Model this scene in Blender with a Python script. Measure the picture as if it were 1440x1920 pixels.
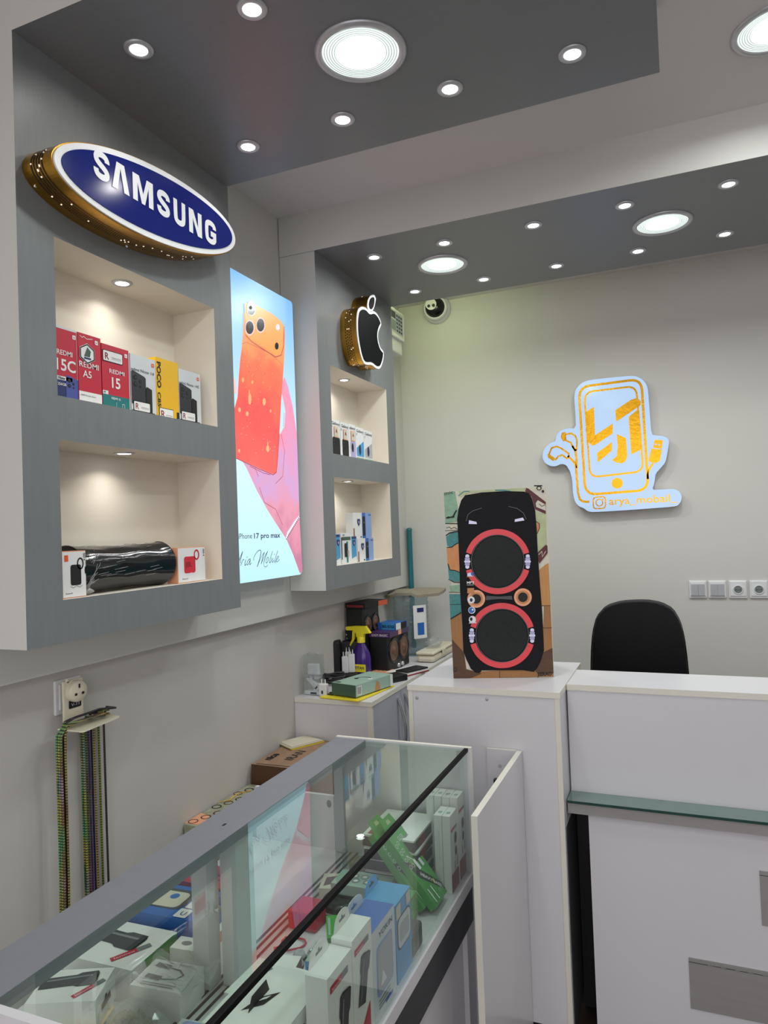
import bpy, bmesh, math, random
from mathutils import Vector, Matrix
from mathutils.geometry import tessellate_polygon
random.seed(7)
for o in list(bpy.data.objects): bpy.data.objects.remove(o)
SC = bpy.context.scene
COL = SC.collection
PI = math.pi

# ------------------------------------------------------------------ camera
F = 1327.25                                   # focal length in pixels of a 1440x1920 frame
EYE = Vector((0.0, 0.0, 1.6))
YAW, PITCH, ROLL = 0.39618637, -0.02411939, -0.03679331
def _rot():
    cy, sy = math.cos(YAW), math.sin(YAW); cp, sp = math.cos(PITCH), math.sin(PITCH); cr, sr = math.cos(ROLL), math.sin(ROLL)
    M = Matrix(((1, 0, 0), (0, 0, -1), (0, 1, 0)))
    Rz = Matrix(((cy, sy, 0), (-sy, cy, 0), (0, 0, 1)))
    Rp = Matrix(((1, 0, 0), (0, cp, -sp), (0, sp, cp)))
    Rr = Matrix(((cr, -sr, 0), (sr, cr, 0), (0, 0, 1)))
    return Rr @ Rp @ M @ Rz
RR = _rot()
camd = bpy.data.cameras.new('camera'); cam = bpy.data.objects.new('camera', camd); COL.objects.link(cam)
camd.sensor_fit = 'VERTICAL'; camd.sensor_height = 36.0; camd.lens = 36.0 * F / 1920.0
camd.clip_start = 0.02
mw = Matrix((RR[0], -RR[1], -RR[2])).transposed().to_4x4(); mw.translation = EYE
cam.matrix_world = mw
SC.camera = cam

# ------------------------------------------------------------------ world, exposure
SC.view_settings.view_transform = 'Standard'
SC.view_settings.look = 'None'
SC.view_settings.gamma = 1.0
SC.view_settings.use_curve_mapping = False
SC.view_settings.exposure = 0.0
W = bpy.data.worlds.new('world'); SC.world = W; W.use_nodes = True
bg = W.node_tree.nodes['Background']; bg.inputs[0].default_value = (0.96, 0.93, 0.97, 1); bg.inputs[1].default_value = 1.95

SPOT_W, BIG_W, NICHE_W = 0.55, 4.7, 0.26       # watts of the small, large and niche lamps

# ------------------------------------------------------------------ helpers
def ray(px, py): return RR.transposed() @ Vector((px - 720.0, py - 960.0, F))
def onx(px, py, X): d = ray(px, py); return EYE + d * ((X - EYE.x) / d.x)
def ony(px, py, Y): d = ray(px, py); return EYE + d * ((Y - EYE.y) / d.y)
def onz(px, py, Z): d = ray(px, py); return EYE + d * ((Z - EYE.z) / d.z)
def pln(px, py, P, N):
    d = ray(px, py); return EYE + d * ((Vector(P) - EYE).dot(N) / d.dot(N))

def lin(c):
    return tuple(((v / 255.0) / 12.92 if v / 255.0 <= 0.04045 else ((v / 255.0 + 0.055) / 1.055) ** 2.4) for v in c) + (1.0,)
MATS = {}
def mat(name, rgb, rough=0.5, metal=0.0, emit=0.0, vary=0.04, scale=30.0, bump=0.0, bscale=200.0, spec=0.5, stretch=None, coat=0.0, aniso=0.0):
    m = bpy.data.materials.new(name); m.use_nodes = True; MATS[name] = m
    nt = m.node_tree; b = nt.nodes['Principled BSDF']
    col = lin(rgb)
    b.inputs['Base Color'].default_value = col
    b.inputs['Roughness'].default_value = rough; b.inputs['Metallic'].default_value = metal
    b.inputs['Specular IOR Level'].default_value = spec
    b.inputs['Coat Weight'].default_value = coat
    tc = nt.nodes.new('ShaderNodeTexCoord'); mp = nt.nodes.new('ShaderNodeMapping')
    nt.links.new(tc.outputs['Object'], mp.inputs[0])
    if stretch: mp.inputs['Scale'].default_value = stretch
    nz = nt.nodes.new('ShaderNodeTexNoise'); nz.inputs['Scale'].default_value = scale; nz.inputs['Detail'].default_value = 4
    nt.links.new(mp.outputs[0], nz.inputs['Vector'])
    mx = nt.nodes.new('ShaderNodeMix'); mx.data_type = 'RGBA'
    mx.inputs[6].default_value = tuple(c * (1 - vary) for c in col[:3]) + (1,)
    mx.inputs[7].default_value = tuple(min(1, c * (1 + vary)) for c in col[:3]) + (1,)
    nt.links.new(nz.outputs['Fac'], mx.inputs[0])
    if emit > 0:
        b.inputs['Emission Strength'].default_value = emit
        nt.links.new(mx.outputs[2], b.inputs['Emission Color'])
        b.inputs['Base Color'].default_value = (0.02, 0.02, 0.02, 1)
    else:
        nt.links.new(mx.outputs[2], b.inputs['Base Color'])
    if bump > 0:
        n2 = nt.nodes.new('ShaderNodeTexNoise'); n2.inputs['Scale'].default_value = bscale
        nt.links.new(mp.outputs[0], n2.inputs['Vector'])
        bp = nt.nodes.new('ShaderNodeBump'); bp.inputs['Strength'].default_value = bump; bp.inputs['Distance'].default_value = 0.002
        nt.links.new(n2.outputs['Fac'], bp.inputs['Height']); nt.links.new(bp.outputs[0], b.inputs['Normal'])
    return m
def glassmat(name, tint, gloss_ior=1.5, rough=0.0, expo=5.0, milk=0.0):
    m = bpy.data.materials.new(name); m.use_nodes = True; MATS[name] = m
    nt = m.node_tree; nt.nodes.clear()
    out = nt.nodes.new('ShaderNodeOutputMaterial'); tr = nt.nodes.new('ShaderNodeBsdfTransparent'); gl = nt.nodes.new('ShaderNodeBsdfGlossy')
    tr.inputs[0].default_value = lin(tint); gl.inputs['Roughness'].default_value = rough
    lw = nt.nodes.new('ShaderNodeLayerWeight'); lw.inputs[0].default_value = 0.5; r0 = ((gloss_ior - 1) / (gloss_ior + 1)) ** 2
    pw = nt.nodes.new('ShaderNodeMath'); pw.operation = 'POWER'; pw.inputs[1].default_value = expo; nt.links.new(lw.outputs['Facing'], pw.inputs[0])
    fr = nt.nodes.new('ShaderNodeMath'); fr.operation = 'MULTIPLY_ADD'; fr.inputs[1].default_value = 1 - r0; fr.inputs[2].default_value = r0; nt.links.new(pw.outputs[0], fr.inputs[0])
    mx = nt.nodes.new('ShaderNodeMixShader')
    nz = nt.nodes.new('ShaderNodeTexNoise'); nz.inputs['Scale'].default_value = 6
    nt.links.new(fr.outputs[0], mx.inputs[0]); nt.links.new(tr.outputs[0], mx.inputs[1]); nt.links.new(gl.outputs[0], mx.inputs[2])
    last = mx
    if milk > 0:
        df = nt.nodes.new('ShaderNodeBsdfDiffuse'); df.inputs[0].default_value = (0.8, 0.82, 0.82, 1)
        m2 = nt.nodes.new('ShaderNodeMixShader'); m2.inputs[0].default_value = milk
        nt.links.new(mx.outputs[0], m2.inputs[1]); nt.links.new(df.outputs[0], m2.inputs[2]); last = m2
    nt.links.new(last.outputs[0], out.inputs[0])
    return m

# the display case and its goods are scaled about the camera to match reflections
EYE_SCALE, EYE_SHIFT, FLOOR_Z = 0.8786, Vector((0, 0, 0.19424)), -0.22108
CASE = [False]
def case_pt(p): return Vector(p) * EYE_SCALE + EYE_SHIFT if CASE[0] else Vector(p)

class MB:
    """collects polygons of several materials and links them as one mesh"""
    def __init__(s, M=None): s.v = []; s.f = []; s.fm = []; s.ms = []; s.sm = []; s.M = M or Matrix()
    def mi(s, m):
        m = MATS[m] if isinstance(m, str) else m
        if m not in s.ms: s.ms.append(m)
        return s.ms.index(m)
    def add(s, vs, fs, m, smooth=False):
        b = len(s.v); s.v += [s.M @ Vector(p) for p in vs]; i = s.mi(m)
        for f in fs: s.f.append([b + k for k in f]); s.fm.append(i); s.sm.append(smooth)
    def box(s, a, b, m, bev=0.0, mats=None):
        x0, y0, z0 = (min(a[i], b[i]) for i in range(3)); x1, y1, z1 = (max(a[i], b[i]) for i in range(3))
        if bev > 0:
            bm = bmesh.new(); bmesh.ops.create_cube(bm, size=1)
            for v in bm.verts: v.co = Vector(((x0 + x1) / 2 + v.co.x * (x1 - x0), (y0 + y1) / 2 + v.co.y * (y1 - y0), (z0 + z1) / 2 + v.co.z * (z1 - z0)))
            bmesh.ops.bevel(bm, geom=bm.edges[:] , offset=bev, segments=2, affect='EDGES', profile=0.5)
            bm.verts.index_update()
            s.add([v.co.copy() for v in bm.verts], [[v.index for v in f.verts] for f in bm.faces], m); bm.free(); return
        vs = [(x0, y0, z0), (x1, y0, z0), (x1, y1, z0), (x0, y1, z0), (x0, y0, z1), (x1, y0, z1), (x1, y1, z1), (x0, y1, z1)]
        fs = [(0, 3, 2, 1), (4, 5, 6, 7), (0, 1, 5, 4), (1, 2, 6, 5), (2, 3, 7, 6), (3, 0, 4, 7)]   # bottom top front right back left
        for k, f in zip(('bottom', 'top', 'front', 'right', 'back', 'left'), fs):
            s.add(vs, [f], (mats or {}).get(k, m))
    def poly(s, pts, m):
        pts = [Vector(p) for p in pts]
        s.add(pts, [list(t) for t in tessellate_polygon([pts])], m)
    def prism(s, pts, d, m, mside=None):
        pts = [Vector(p) for p in pts]; d = Vector(d); n = len(pts)
        tri = [list(t) for t in tessellate_polygon([pts])]
        nn = Vector((0, 0, 0))
        for i in range(n): nn += pts[i].cross(pts[(i + 1) % n])
        tn = (pts[tri[0][1]] - pts[tri[0][0]]).cross(pts[tri[0][2]] - pts[tri[0][0]])
        if tn.dot(d) < 0: tri = [t[::-1] for t in tri]
        s.add([p + d for p in pts], tri, m)
        s.add(pts, [t[::-1] for t in tri], mside or m)
        flip = nn.dot(d) < 0
        q = [[i, (i + 1) % n, n + (i + 1) % n, n + i] for i in range(n)]
        if flip: q = [t[::-1] for t in q]
        s.add(pts + [p + d for p in pts], q, mside or m)
    def ribbon(s, pts, w, nrm, m, closed=False):
        pts = [Vector(p) for p in pts]; n = len(pts); nrm = Vector(nrm).normalized(); L = []; R_ = []
        for i in range(n):
            a = pts[i - 1] if (i > 0 or closed) else None; b = pts[(i + 1) % n] if (i < n - 1 or closed) else None
            t1 = (pts[i] - a).normalized() if a is not None else None; t2 = (b - pts[i]).normalized() if b is not None else None
            t = (t1 + t2) if (t1 and t2) else (t1 or t2)
            t = t.normalized(); o = nrm.cross(t).normalized()
            k = 1.0
            if t1 and t2: k = 1 / max(0.5, nrm.cross(t1).normalized().dot(o))
            L.append(pts[i] + o * w / 2 * k); R_.append(pts[i] - o * w / 2 * k)
        m_ = n if closed else n - 1
        s.add(L + R_, [[i, n + i, n + (i + 1) % n, (i + 1) % n] for i in range(m_)], m)
    def tube(s, pts, r, m, seg=8, caps=True, closed=False):
        pts = [Vector(p) for p in pts]; n = len(pts); rs = r if isinstance(r, (list, tuple)) else [r] * n
        vs = []; up = None
        for i in range(n):
            t = (pts[(i + 1) % n] - pts[i - 1]) if closed else (pts[min(i + 1, n - 1)] - pts[max(i - 1, 0)])
            t.normalize()
            if up is None: up = Vector((0, 0, 1)) if abs(t.z) < .9 else Vector((1, 0, 0))
            a = t.cross(up)
            if a.length < 1e-4: a = t.cross(Vector((0, 1, 0)))
            a.normalize(); b = a.cross(t).normalized(); up = b
            for k in range(seg):
                an = 2 * PI * k / seg; vs.append(pts[i] + (a * math.cos(an) + b * math.sin(an)) * rs[i])
        fs = []
        for i in range(n if closed else n - 1):
            j = (i + 1) % n
            for k in range(seg): fs.append([i * seg + k, j * seg + k, j * seg + (k + 1) % seg, i * seg + (k + 1) % seg])
        s.add(vs, fs, m, True)
        if caps and not closed: s.add(vs[:seg], [list(range(seg))], m); s.add(vs[-seg:], [list(range(seg))[::-1]], m)
    def lathe(s, prof, c, m, seg=32, axis=(0, 0, 1), smooth=True, sy=1.0):
        ax = Vector(axis).normalized(); q = Vector((0, 0, 1)).rotation_difference(ax); c = Vector(c); vs = []
        for (r, h) in prof:
            for k in range(seg):
                a = 2 * PI * k / seg; vs.append(c + q @ Vector((r * math.cos(a), r * sy * math.sin(a), h)))
        fs = [[i * seg + k, i * seg + (k + 1) % seg, (i + 1) * seg + (k + 1) % seg, (i + 1) * seg + k] for i in range(len(prof) - 1) for k in range(seg)]
        s.add(vs, fs, m, smooth)
    def disc(s, c, r, nrm, m, seg=24, ry=None, u=None):
        nrm = Vector(nrm).normalized(); c = Vector(c)
        u = Vector(u) if u else (nrm.orthogonal()); u = (u - nrm * u.dot(nrm)).normalized(); v = nrm.cross(u)
        s.poly([c + u * r * math.cos(2 * PI * k / seg) + v * (ry or r) * math.sin(2 * PI * k / seg) for k in range(seg)], m)
    def text(s, txt, o, u, v, h, m, bold=0.0, align='LEFT', squeeze=1.0, shear=0.0, fit=None, depth=0.0, space=1.0):
        """flat lettering: cap height h, baseline start at o, u right, v up"""
        cu = bpy.data.curves.new('t', 'FONT'); cu.body = txt; cu.size = 1.0; cu.offset = bold; cu.align_x = align; cu.shear = shear; cu.space_character = space; cu.resolution_u = 3
        if depth: cu.extrude = 0.5
        ob = bpy.data.objects.new('t', cu); me = bpy.data.meshes.new_from_object(ob)
        k = h / 0.72; u = Vector(u).normalized(); v = Vector(v).normalized(); nn = u.cross(v); o = Vector(o)
        if len(me.vertices):
            xs = [q.co.x for q in me.vertices]; wd = max(xs) - min(xs)
            sx = k * squeeze
            if fit: sx = fit / max(wd, 1e-5)
            s.add([o + u * (q.co.x * sx) + v * (q.co.y * k) + nn * (q.co.z * depth) for q in me.vertices], [list(p.vertices) for p in me.polygons], m)
        bpy.data.objects.remove(ob); bpy.data.curves.remove(cu); bpy.data.meshes.remove(me)
    def build(s, name, parent=None, loc=None, origin=None):
        """vertices are in world space; the object origin goes to `origin` (or the parent's)"""
        s.v = [case_pt(p) for p in s.v]
        if parent is not None: org = parent.matrix_basis.translation.copy(); 
        elif origin is not None: org = case_pt(origin)
        else:
            lo = [min(p[i] for p in s.v) for i in range(3)]; hi = [max(p[i] for p in s.v) for i in range(3)]
            org = Vector(((lo[0] + hi[0]) / 2, (lo[1] + hi[1]) / 2, lo[2]))
        if parent is not None and parent.parent is not None: org = org + parent.parent.matrix_basis.translation
        me = bpy.data.meshes.new(name); me.from_pydata([tuple(p - org) for p in s.v], [], s.f)
        for m in s.ms: me.materials.append(m)
        for i, p in enumerate(me.polygons): p.material_index = s.fm[i]; p.use_smooth = s.sm[i]
        me.update()
        o = bpy.data.objects.new(name, me); COL.objects.link(o)
        if parent is not None: o.parent = parent
        else: o.location = org
        return o

def tag(o, label=None, cat=None, group=None, kind=None):
    if label: o['label'] = label
    if cat: o['category'] = cat
    if group: o['group'] = group
    if kind: o['kind'] = kind
    return o
def thing(name, label, cat, loc, group=None, kind=None):
    o = bpy.data.objects.new(name, None); o.empty_display_size = 0.05; COL.objects.link(o); o.location = case_pt(loc)
    return tag(o, label, cat, group, kind)
def copy_tree(o, parent=None):
    c = o.copy(); COL.objects.link(c)
    if parent is not None: c.parent = parent
    for ch in list(o.children): copy_tree(ch, c)
    return c
def lamp(name, parent, off, r, watts, color=(1, 1, 1), spread=150):
    l = bpy.data.lights.new(name, 'AREA'); l.shape = 'DISK'; l.size = 2 * r; l.energy = watts; l.color = color; l.spread = math.radians(spread)
    o = bpy.data.objects.new(name, l); COL.objects.link(o); o.parent = parent; o.location = off
    return o

class Frame:
    """face frame of a carton: point (u, v) in metres from the face's centre, a hair above it"""
    def __init__(s, o, u, v): s.o = Vector(o); s.u = Vector(u).normalized(); s.v = Vector(v).normalized(); s.n = s.u.cross(s.v); s.e = 0.0006
    def __call__(s, a, b, k=1): return s.o + s.u * a + s.v * b + s.n * (s.e * k)
    def rect(s, mb, a0, b0, a1, b1, m, k=1): mb.poly([s(a0, b0, k), s(a1, b0, k), s(a1, b1, k), s(a0, b1, k)], m)
    def rrect(s, mb, a0, b0, a1, b1, r, m, k=1):
        p = []
        for cx, cy, t in ((a1 - r, b1 - r, 0), (a0 + r, b1 - r, 1), (a0 + r, b0 + r, 2), (a1 - r, b0 + r, 3)):
            for i in range(5): an = (t + i / 4) * PI / 2; p.append(s(cx + r * math.cos(an), cy + r * math.sin(an), k))
        mb.poly(p, m)
    def poly(s, mb, pts, m, k=1): mb.poly([s(a, b, k) for a, b in pts], m)
    def disc(s, mb, a, b, r, m, k=1, ry=None): mb.disc(s(a, b, k), r, s.n, m, 20, ry, s.u)
    def ring(s, mb, a, b, r, w, m, k=1, a0=0, a1=360, sy=1.0):
        n = 28; full = a1 - a0 >= 360
        pts = [s(a + r * math.cos(math.radians(a0 + (a1 - a0) * i / n)), b + r * sy * math.sin(math.radians(a0 + (a1 - a0) * i / n)), k) for i in range(n if full else n + 1)]
        mb.ribbon(pts, w, s.n, m, full)
    def line(s, mb, pts, w, m, k=1, closed=False): mb.ribbon([s(a, b, k) for a, b in pts], w, s.n, m, closed)
    def text(s, mb, t, a, b, h, m, k=1, rot=0, **kw):
        c, sn = math.cos(math.radians(rot)), math.sin(math.radians(rot))
        mb.text(t, s(a, b, k), s.u * c + s.v * sn, s.v * c - s.u * sn, h, m, **kw)
class Carton:
    """upright cardboard carton, base centre at loc, turned rz; faces front(-y) right(+x) left back top"""
    def __init__(s, loc, w, d, h, rz=0, m='box_white', mats=None, tilt=None, bev=0.0):
        s.loc = Vector(loc); s.w, s.d, s.h = w, d, h
        s.M = Matrix.Translation(s.loc) @ Matrix.Rotation(rz, 4, 'Z') @ (tilt or Matrix())
        s.mb = MB(s.M); s.mb.box((-w / 2, -d / 2, 0), (w / 2, d / 2, h), m, bev, mats); s.mb.M = Matrix()
    def face(s, k):
        w, d, h = s.w, s.d, s.h; R3 = s.M.to_3x3()
        o, u, v = {'front': ((0, -d / 2, h / 2), (1, 0, 0), (0, 0, 1)), 'back': ((0, d / 2, h / 2), (-1, 0, 0), (0, 0, 1)),
                   'right': ((w / 2, 0, h / 2), (0, 1, 0), (0, 0, 1)), 'left': ((-w / 2, 0, h / 2), (0, -1, 0), (0, 0, 1)),
                   'top': ((0, 0, h), (1, 0, 0), (0, 1, 0))}[k]
        return Frame(s.M @ Vector(o), R3 @ Vector(u), R3 @ Vector(v))
    def done(s, name, label, cat, group=None):
        return tag(s.mb.build(name, origin=s.loc), label, cat, group)
def quad(px4, z):
    """centre, turn and size of the rectangle whose top shows at four pixels (near-left, near-right, far-right, far-left) on height z"""
    p = [onz(x, y, z) for x, y in px4]
    c = sum(p, Vector()) / 4; e = (p[1] - p[0]) + (p[2] - p[3]); rz = math.atan2(e.y, e.x)
    u = Vector((math.cos(rz), math.sin(rz), 0)); v = Vector((-u.y, u.x, 0))
    return c, rz, abs(e.dot(u)) / 2, abs(((p[3] - p[0]) + (p[2] - p[1])).dot(v)) / 2
def at(L, *a): return [L(*p) for p in a]

# ------------------------------------------------------------------ materials
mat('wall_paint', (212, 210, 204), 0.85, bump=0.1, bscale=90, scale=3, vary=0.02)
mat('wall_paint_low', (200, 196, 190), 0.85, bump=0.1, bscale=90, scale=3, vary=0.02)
mat('ceiling_paint', (222, 218, 217), 0.9, scale=3, vary=0.02)
mat('niche_paint', (228, 220, 206), 0.8, scale=3, vary=0.02)
def laminate(name, rgb, rough=0.45):
    m = mat(name, rgb, rough, scale=60, vary=0.10, stretch=(1.0, 1.0, 0.12), bump=0.15, bscale=300, spec=0.35)
    return m
laminate('grey_laminate', (124, 128, 130), 0.42)
m = mat('grey_soffit', (124, 126, 130), 0.33, scale=80, vary=0.06, stretch=(0.15, 1, 1), bump=0.1, bscale=200, spec=0.5)
mat('white_laminate', (216, 214, 218), 0.28, scale=4, vary=0.01, spec=0.4)
mat('edge_banding', (228, 224, 212), 0.4, vary=0.02)
mat('case_grey', (126, 128, 136), 0.5, scale=40, vary=0.05)
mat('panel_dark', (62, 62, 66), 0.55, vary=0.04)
mat('black', (16, 16, 18), 0.5)
mat('black_gloss', (14, 14, 16), 0.2)
mat('trim_black', (10, 11, 12), 0.5, spec=0.12)
mat('black_leather', (19, 20, 23), 0.5, bump=0.25, bscale=500, spec=0.2)
mat('floor_tile', (66, 52, 46), 0.35, scale=6, vary=0.3)
mat('brushed_steel', (158, 156, 154), 0.45, 0.25, scale=60, vary=0.08, stretch=(0.1, 1, 1))
mat('chrome', (210, 212, 215), 0.15, 0.9)
mat('lamp_rim', (196, 196, 200), 0.35, 0.5)
mat('lamp_rib', (225, 235, 230), 0.3, emit=1.3)
mat('lamp_rib_line', (185, 205, 198), 0.3, emit=0.75)
mat('lamp_glow', (255, 255, 255), 0.3, emit=9.0)
mat('lamp_glow_soft', (226, 245, 240), 0.3, emit=2.6)
mat('white_plastic', (226, 226, 228), 0.25, vary=0.01)
mat('grey_plastic', (176, 178, 182), 0.35)
mat('cream_plastic', (228, 220, 196), 0.35)
mat('brass', (196, 146, 62), 0.28, 1.0, scale=120, vary=0.18, stretch=(1, 1, .2))
mat('brass_bright', (226, 168, 40), 0.2, 1.0, scale=14, vary=0.12, bump=0.35, bscale=45)
mat('hole_dark', (50, 36, 18), 0.7)
mat('hole_glow', (255, 250, 240), 0.5, emit=1.5)
mat('sign_blue', (18, 32, 112), 0.16, spec=0.35)
mat('sign_white', (236, 238, 240), 0.25, spec=0.4)
mat('sign_black', (10, 12, 15), 0.6, spec=0.08)
mat('logo_white', (190, 218, 255), 0.12, emit=0.92, vary=0.03, scale=5)
mat('ink_dark', (34, 44, 78), 0.6)
mat('ink_black', (20, 20, 22), 0.6)
mat('ink_grey', (120, 128, 128), 0.6)
mat('print_white', (235, 235, 235), 0.5)
mat('box_white', (236, 236, 232), 0.45, vary=0.015)
mat('box_red', (196, 28, 56), 0.4)
mat('box_red2', (214, 42, 60), 0.4)
mat('box_maroon', (140, 42, 52), 0.5)
mat('box_yellow', (240, 186, 16), 0.4)
mat('box_silver', (212, 218, 220), 0.3)
mat('box_teal', (18, 118, 118), 0.4)
mat('box_navy', (30, 44, 100), 0.4)
mat('box_purpleblue', (70, 84, 156), 0.4)
mat('box_skyblue', (70, 160, 214), 0.4)
mat('box_blue', (40, 104, 186), 0.4)
mat('box_paleblue', (140, 168, 220), 0.4)
mat('box_green', (84, 160, 84), 0.4)
mat('box_lime', (62, 158, 52), 0.4)
mat('box_darkgreen', (66, 94, 76), 0.45)
mat('box_mint', (158, 186, 170), 0.45)
mat('box_orange', (232, 96, 46), 0.4)
mat('box_peach', (240, 168, 130), 0.4)
mat('box_charcoal', (52, 52, 56), 0.45)
mat('box_pink', (176, 60, 104), 0.35)
mat('box_purple', (74, 40, 96), 0.35)
mat('box_lilac', (176, 170, 214), 0.4)
mat('metal_phone', (60, 62, 68), 0.3, 0.3)
mat('speaker_cone', (120, 84, 66), 0.4)
mat('spray_purple', (66, 36, 120), 0.2, spec=0.6)
mat('spray_yellow', (240, 222, 40), 0.35)
mat('tray_yellow', (236, 214, 50), 0.4)
mat('teal_metal', (28, 110, 118), 0.3)
mat('bag_beige', (150, 141, 124), 0.7, bump=0.6, bscale=40)
mat('paper_cream', (214, 206, 186), 0.8)
mat('card_brown', (150, 104, 70), 0.8, scale=14, vary=0.35, stretch=(1, 1, .3))
mat('wood_print', (160, 112, 66), 0.55, scale=60, vary=0.4, stretch=(8, 8, .3))
mat('wood_print_dark', (86, 56, 34), 0.55, scale=60, vary=0.5, stretch=(1, 1, 6))
mat('card_top', (156, 124, 100), 0.8, scale=30, vary=0.25)
mat('wood_print_pale', (196, 140, 84), 0.55, scale=60, vary=0.3, stretch=(8, 8, .4))
mat('print_green', (134, 170, 144), 0.55, scale=90, vary=0.3)
mat('print_palegreen', (184, 192, 150), 0.55, scale=40, vary=0.2)
mat('print_cream', (214, 208, 190), 0.55, scale=60, vary=0.15)
mat('print_teal', (64, 132, 134), 0.55, scale=120, vary=0.4)
mat('print_orange', (206, 138, 86), 0.55, scale=60, vary=0.2)
mat('print_maroon', (92, 40, 44), 0.55, scale=150, vary=0.5)
mat('print_blackbody', (26, 25, 28), 0.5, scale=80, vary=0.3, spec=0.12)
mat('print_grille', (40, 42, 42), 0.5, scale=400, vary=0.7, spec=0.15)
mat('print_red', (226, 62, 70), 0.35)
mat('print_glowwhite', (226, 222, 255), 0.3)
mat('film_wrap', (20, 24, 28), 0.12, scale=8, vary=0.3, bump=0.9, bscale=26, spec=0.8, stretch=(1, .3, 1))
mat('film_white', (150, 152, 150), 0.25, bump=0.8, bscale=90)
mat('bead_stone', (150, 136, 112), 0.5, scale=80, vary=0.3)
glassmat('case_glass', (243, 251, 247), 1.5, expo=4.0)
glassmat('front_pane', (249, 253, 251), 1.5, expo=5.0)
glassmat('clear_plastic', (236, 240, 240), 1.45, 0.08, milk=0.05)
glassmat('clear_bag', (240, 242, 242), 1.5, 0.12, milk=0.18)
glassmat('bottle_plastic', (230, 240, 244), 1.45, 0.05, milk=0.05)
glassmat('smoke_plastic', (110, 118, 114), 1.5, 0.1, milk=0.1)
mat('glass_edge', (14, 62, 52), 0.15, spec=0.7)
mat('ledge_glass', (112, 134, 130), 0.08, spec=0.6)
# ------------------------------------------------------------------ special materials
def ramp_mat(name, stops, axis, lo, hi, emit=0.0, rough=0.3, noise=0.0):
    """the print's own colours running along one world axis of an object"""
    m = bpy.data.materials.new(name); m.use_nodes = True; MATS[name] = m; nt = m.node_tree; b = nt.nodes['Principled BSDF']
    g = nt.nodes.new('ShaderNodeNewGeometry'); sp = nt.nodes.new('ShaderNodeSeparateXYZ'); mr = nt.nodes.new('ShaderNodeMapRange'); cr = nt.nodes.new('ShaderNodeValToRGB')
    nt.links.new(g.outputs['Position'], sp.inputs[0]); nt.links.new(sp.outputs[axis], mr.inputs[0])
    mr.inputs[1].default_value = lo; mr.inputs[2].default_value = hi
    src = mr.outputs[0]
    if noise:
        nz = nt.nodes.new('ShaderNodeTexNoise'); nz.inputs['Scale'].default_value = 9; nt.links.new(g.outputs['Position'], nz.inputs['Vector'])
        ma = nt.nodes.new('ShaderNodeMath'); ma.operation = 'MULTIPLY_ADD'; ma.inputs[1].default_value = noise; ma.inputs[2].default_value = -noise / 2
        nt.links.new(nz.outputs['Fac'], ma.inputs[0]); ad = nt.nodes.new('ShaderNodeMath'); nt.links.new(src, ad.inputs[0]); nt.links.new(ma.outputs[0], ad.inputs[1]); src = ad.outputs[0]
    nt.links.new(src, cr.inputs[0])
    e = cr.color_ramp.elements
    while len(e) > 1: e.remove(e[-1])
    e[0].position = stops[0][0]; e[0].color = lin(stops[0][1])
    for p, c in stops[1:]: k = e.new(p); k.color = lin(c)
    b.inputs['Roughness'].default_value = rough
    if emit:
        nt.links.new(cr.outputs[0], b.inputs['Emission Color']); b.inputs['Emission Strength'].default_value = emit; b.inputs['Base Color'].default_value = (.02, .02, .02, 1)
    else: nt.links.new(cr.outputs[0], b.inputs['Base Color'])
    return m
PE = 1.15
ramp_mat('poster_sky', [(0, (186, 232, 244)), (.35, (206, 242, 244)), (.6, (186, 226, 250)), (1, (122, 182, 236))], 2, 1.42, 2.6, PE)
ramp_mat('poster_phone', [(0, (255, 104, 92)), (.5, (250, 84, 80)), (.85, (250, 120, 84)), (1, (252, 150, 90))], 2, 1.75, 2.35, PE, noise=.5)
ramp_mat('poster_plateau', [(0, (238, 110, 70)), (.5, (250, 160, 84)), (1, (250, 172, 96))], 2, 2.2, 2.46, PE, noise=.6)
ramp_mat('poster_hand', [(0, (196, 120, 150)), (.35, (226, 150, 172)), (.6, (208, 160, 206)), (1, (236, 148, 178))], 2, 1.45, 2.15, PE, noise=.9)
mat('poster_line', (150, 60, 70), 0.4, emit=PE)
mat('poster_ink', (28, 40, 78), 0.4, emit=PE)
mat('poster_black', (24, 26, 34), 0.2, emit=PE)
mat('poster_drop', (255, 176, 124), 0.3, emit=PE)
mat('poster_white', (226, 224, 240), 0.3, emit=PE)
mat('poster_rose', (240, 196, 196), 0.3, emit=PE)
mat('poster_edge', (190, 215, 235), 0.3, emit=0.35)

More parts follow.
